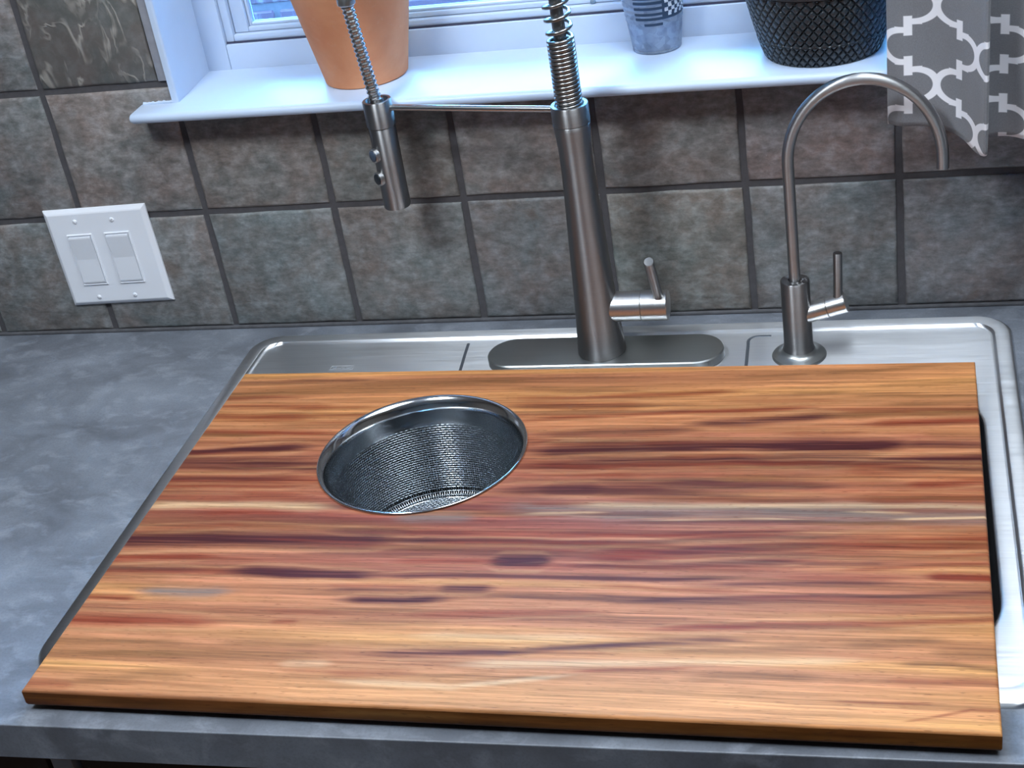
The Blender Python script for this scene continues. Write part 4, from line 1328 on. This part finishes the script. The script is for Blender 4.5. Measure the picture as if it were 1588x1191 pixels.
# black pot with diamond knurling and a matching saucer
bp = empty('black_pot', (0.9948, 0.0310, top_z(0.995)), 'black pot with pressed diamond pattern and matching saucer', 'flower pot')
def knurled(name, h0, h1, rfun, nh, parent, count, depth=0.0024, rows=None, inner=True):
    NAa = count*8
    V, F = [], []
    hs = np.linspace(h0, h1, nh)
    for h in hs:
        r0 = rfun(h)
        for i in range(NAa):
            a = 2*math.pi*i/NAa
            uu = a/(2*math.pi)*count; vv = h/0.0112
            g1 = abs(((uu + vv) % 1.0) - 0.5)*2; g2 = abs(((uu - vv) % 1.0) - 0.5)*2
            g = min(1 - g1, 1 - g2)
            e = min(1.0, (h - h0)/0.0012, (h1 - h)/0.0012)
            r = r0 - depth*(1 - min(1.0, max(0.0, (g - 0.08)/0.22)))*max(0.0, e)
            V.append((r*math.cos(a), r*math.sin(a), h))
    for k in range(nh-1):
        for i in range(NAa):
            j = (i+1) % NAa
            F.append((k*NAa+i, k*NAa+j, (k+1)*NAa+j, (k+1)*NAa+i))
    b = len(V)
    for (dr, h) in ((0.004, h1), (0.005, h0 + 0.004)):
        rr = rfun(h) - dr
        for i in range(NAa):
            a = 2*math.pi*i/NAa
            V.append((rr*math.cos(a), rr*math.sin(a), h))
    for i in range(NAa):
        j = (i+1) % NAa
        F.append(((nh-1)*NAa+i, (nh-1)*NAa+j, b+j, b+i))
        F.append((b+i, b+j, b+NAa+j, b+NAa+i))
    F.append(tuple(b+NAa+i for i in range(NAa)))
    F.append(tuple(range(NAa-1, -1, -1)))
    return mesh_obj(name, V, F, M['black_pot'], parent, 60)
rp = lambda h: 0.0559 + 0.0172*(max(0.0, h)/0.06)**0.75
knurled('saucer', 0.0003, 0.0212, rp, 30, bp, 44)
knurled('pot_body', 0.0216, 0.0700, lambda h: rp(h) - 0.0004, 64, bp, 44)
revolve('pot_rim', [(0.0725, 0.0704), (0.0765, 0.0712), (0.0772, 0.0740), (0.0775, 0.0980), (0.0765, 0.0995), (0.0725, 0.0995), (0.0715, 0.0980), (0.0712, 0.0704)], M['black_pot'], bp, 72, closed=True)
revolve('soil', [(0.0, 0.0890), (0.0712, 0.0880), (0.0712, 0.0760), (0.0, 0.0760)], M['soil'], bp, 40)

# ================================================================== curtain
cur = empty('curtain', (1.16, -0.07, 0.22), 'grey curtain with white trellis print hanging beside the window', 'curtain')
plan = [(1.0560, -0.0500), (1.0680, -0.0600), (1.0850, -0.0620), (1.1020, -0.0660), (1.1200, -0.0830), (1.1350, -0.1080), (1.1400, -0.1190), (1.1425, -0.1160), (1.1425, -0.1020), (1.1410, -0.0850),
        (1.1450, -0.0740), (1.1620, -0.0760), (1.1800, -0.0880), (1.2000, -0.1040), (1.2200, -0.1010), (1.2350, -0.0820), (1.2550, -0.0720), (1.2800, -0.0830), (1.3050, -0.1020), (1.3300, -0.0950), (1.3500, -0.0700)]
cs = spline([(x, y, 0) for x, y in plan], 10)
S = [0.0]
for a, b in zip(cs[:-1], cs[1:]): S.append(S[-1] + (b-a).length)
ZT = 1.30
zs = np.concatenate([np.linspace(0, 0.03, 7), np.linspace(0.045, 0.35, 24), np.linspace(0.40, 1.08, 18)])
def hem(s):
    return 0.2285 - 0.006*math.exp(-((s - 0.105)/0.018)**2) + 0.0035*math.sin(s*40 + 0.5) - 0.0035 - (0.010 if s > 0.15 else 0.010*max(0.0, (s - 0.125)/0.025))
V, F, UV = [], [], []
m = len(cs)
CA, CB, S0, Z0 = 0.0520, 0.0372, 0.0485, 0.3060
for t in zs:
    for i, p in enumerate(cs):
        h = hem(S[i])
        z = h + t*(ZT - h)/1.08
        k = 1.0 - 0.10*t
        wob = 0.0016*math.sin(z*38 + S[i]*60)
        V.append((1.056 + (p.x - 1.056)*(1.0 - 0.01*t) + 0.010*t, -0.05 + (p.y + 0.05)*k + wob, z))
        UV.append(((S[i] - S0)/CA, (z - Z0)/CB))
for k in range(len(zs)-1):
    for i in range(m-1):
        F.append((k*m+i, k*m+i+1, (k+1)*m+i+1, (k+1)*m+i))
me = bpy.data.meshes.new('curtain_cloth')
me.from_pydata(V, [], F)
uvl = me.uv_layers.new(name='cloth')
for lp in me.loops: uvl.data[lp.index].uv = UV[lp.vertex_index]
me.materials.append(M['curtain'])
finish(me, 180)
co = bpy.data.objects.new('curtain_cloth', me); link(co, cur); rel(cur, co)
sm = co.modifiers.new('thickness', 'SOLIDIFY'); sm.thickness = 0.0009; sm.offset = 0
rod = empty('curtain_rod', (0.77, -0.075, 1.31), 'dark curtain rod above the kitchen window', 'curtain rod')
rel(rod, tube('rod', [(0.12, -0.078, 1.31), (1.42, -0.078, 1.31)], 0.008, M['hose'], rod, 16))
for x in (0.16, 1.38):
    rel(rod, tube('bracket', [(x, 0.0025, 1.335), (x, -0.06, 1.335), (x, -0.078, 1.322)], 0.005, M['hose'], rod, 10))

bpy.context.view_layer.update()
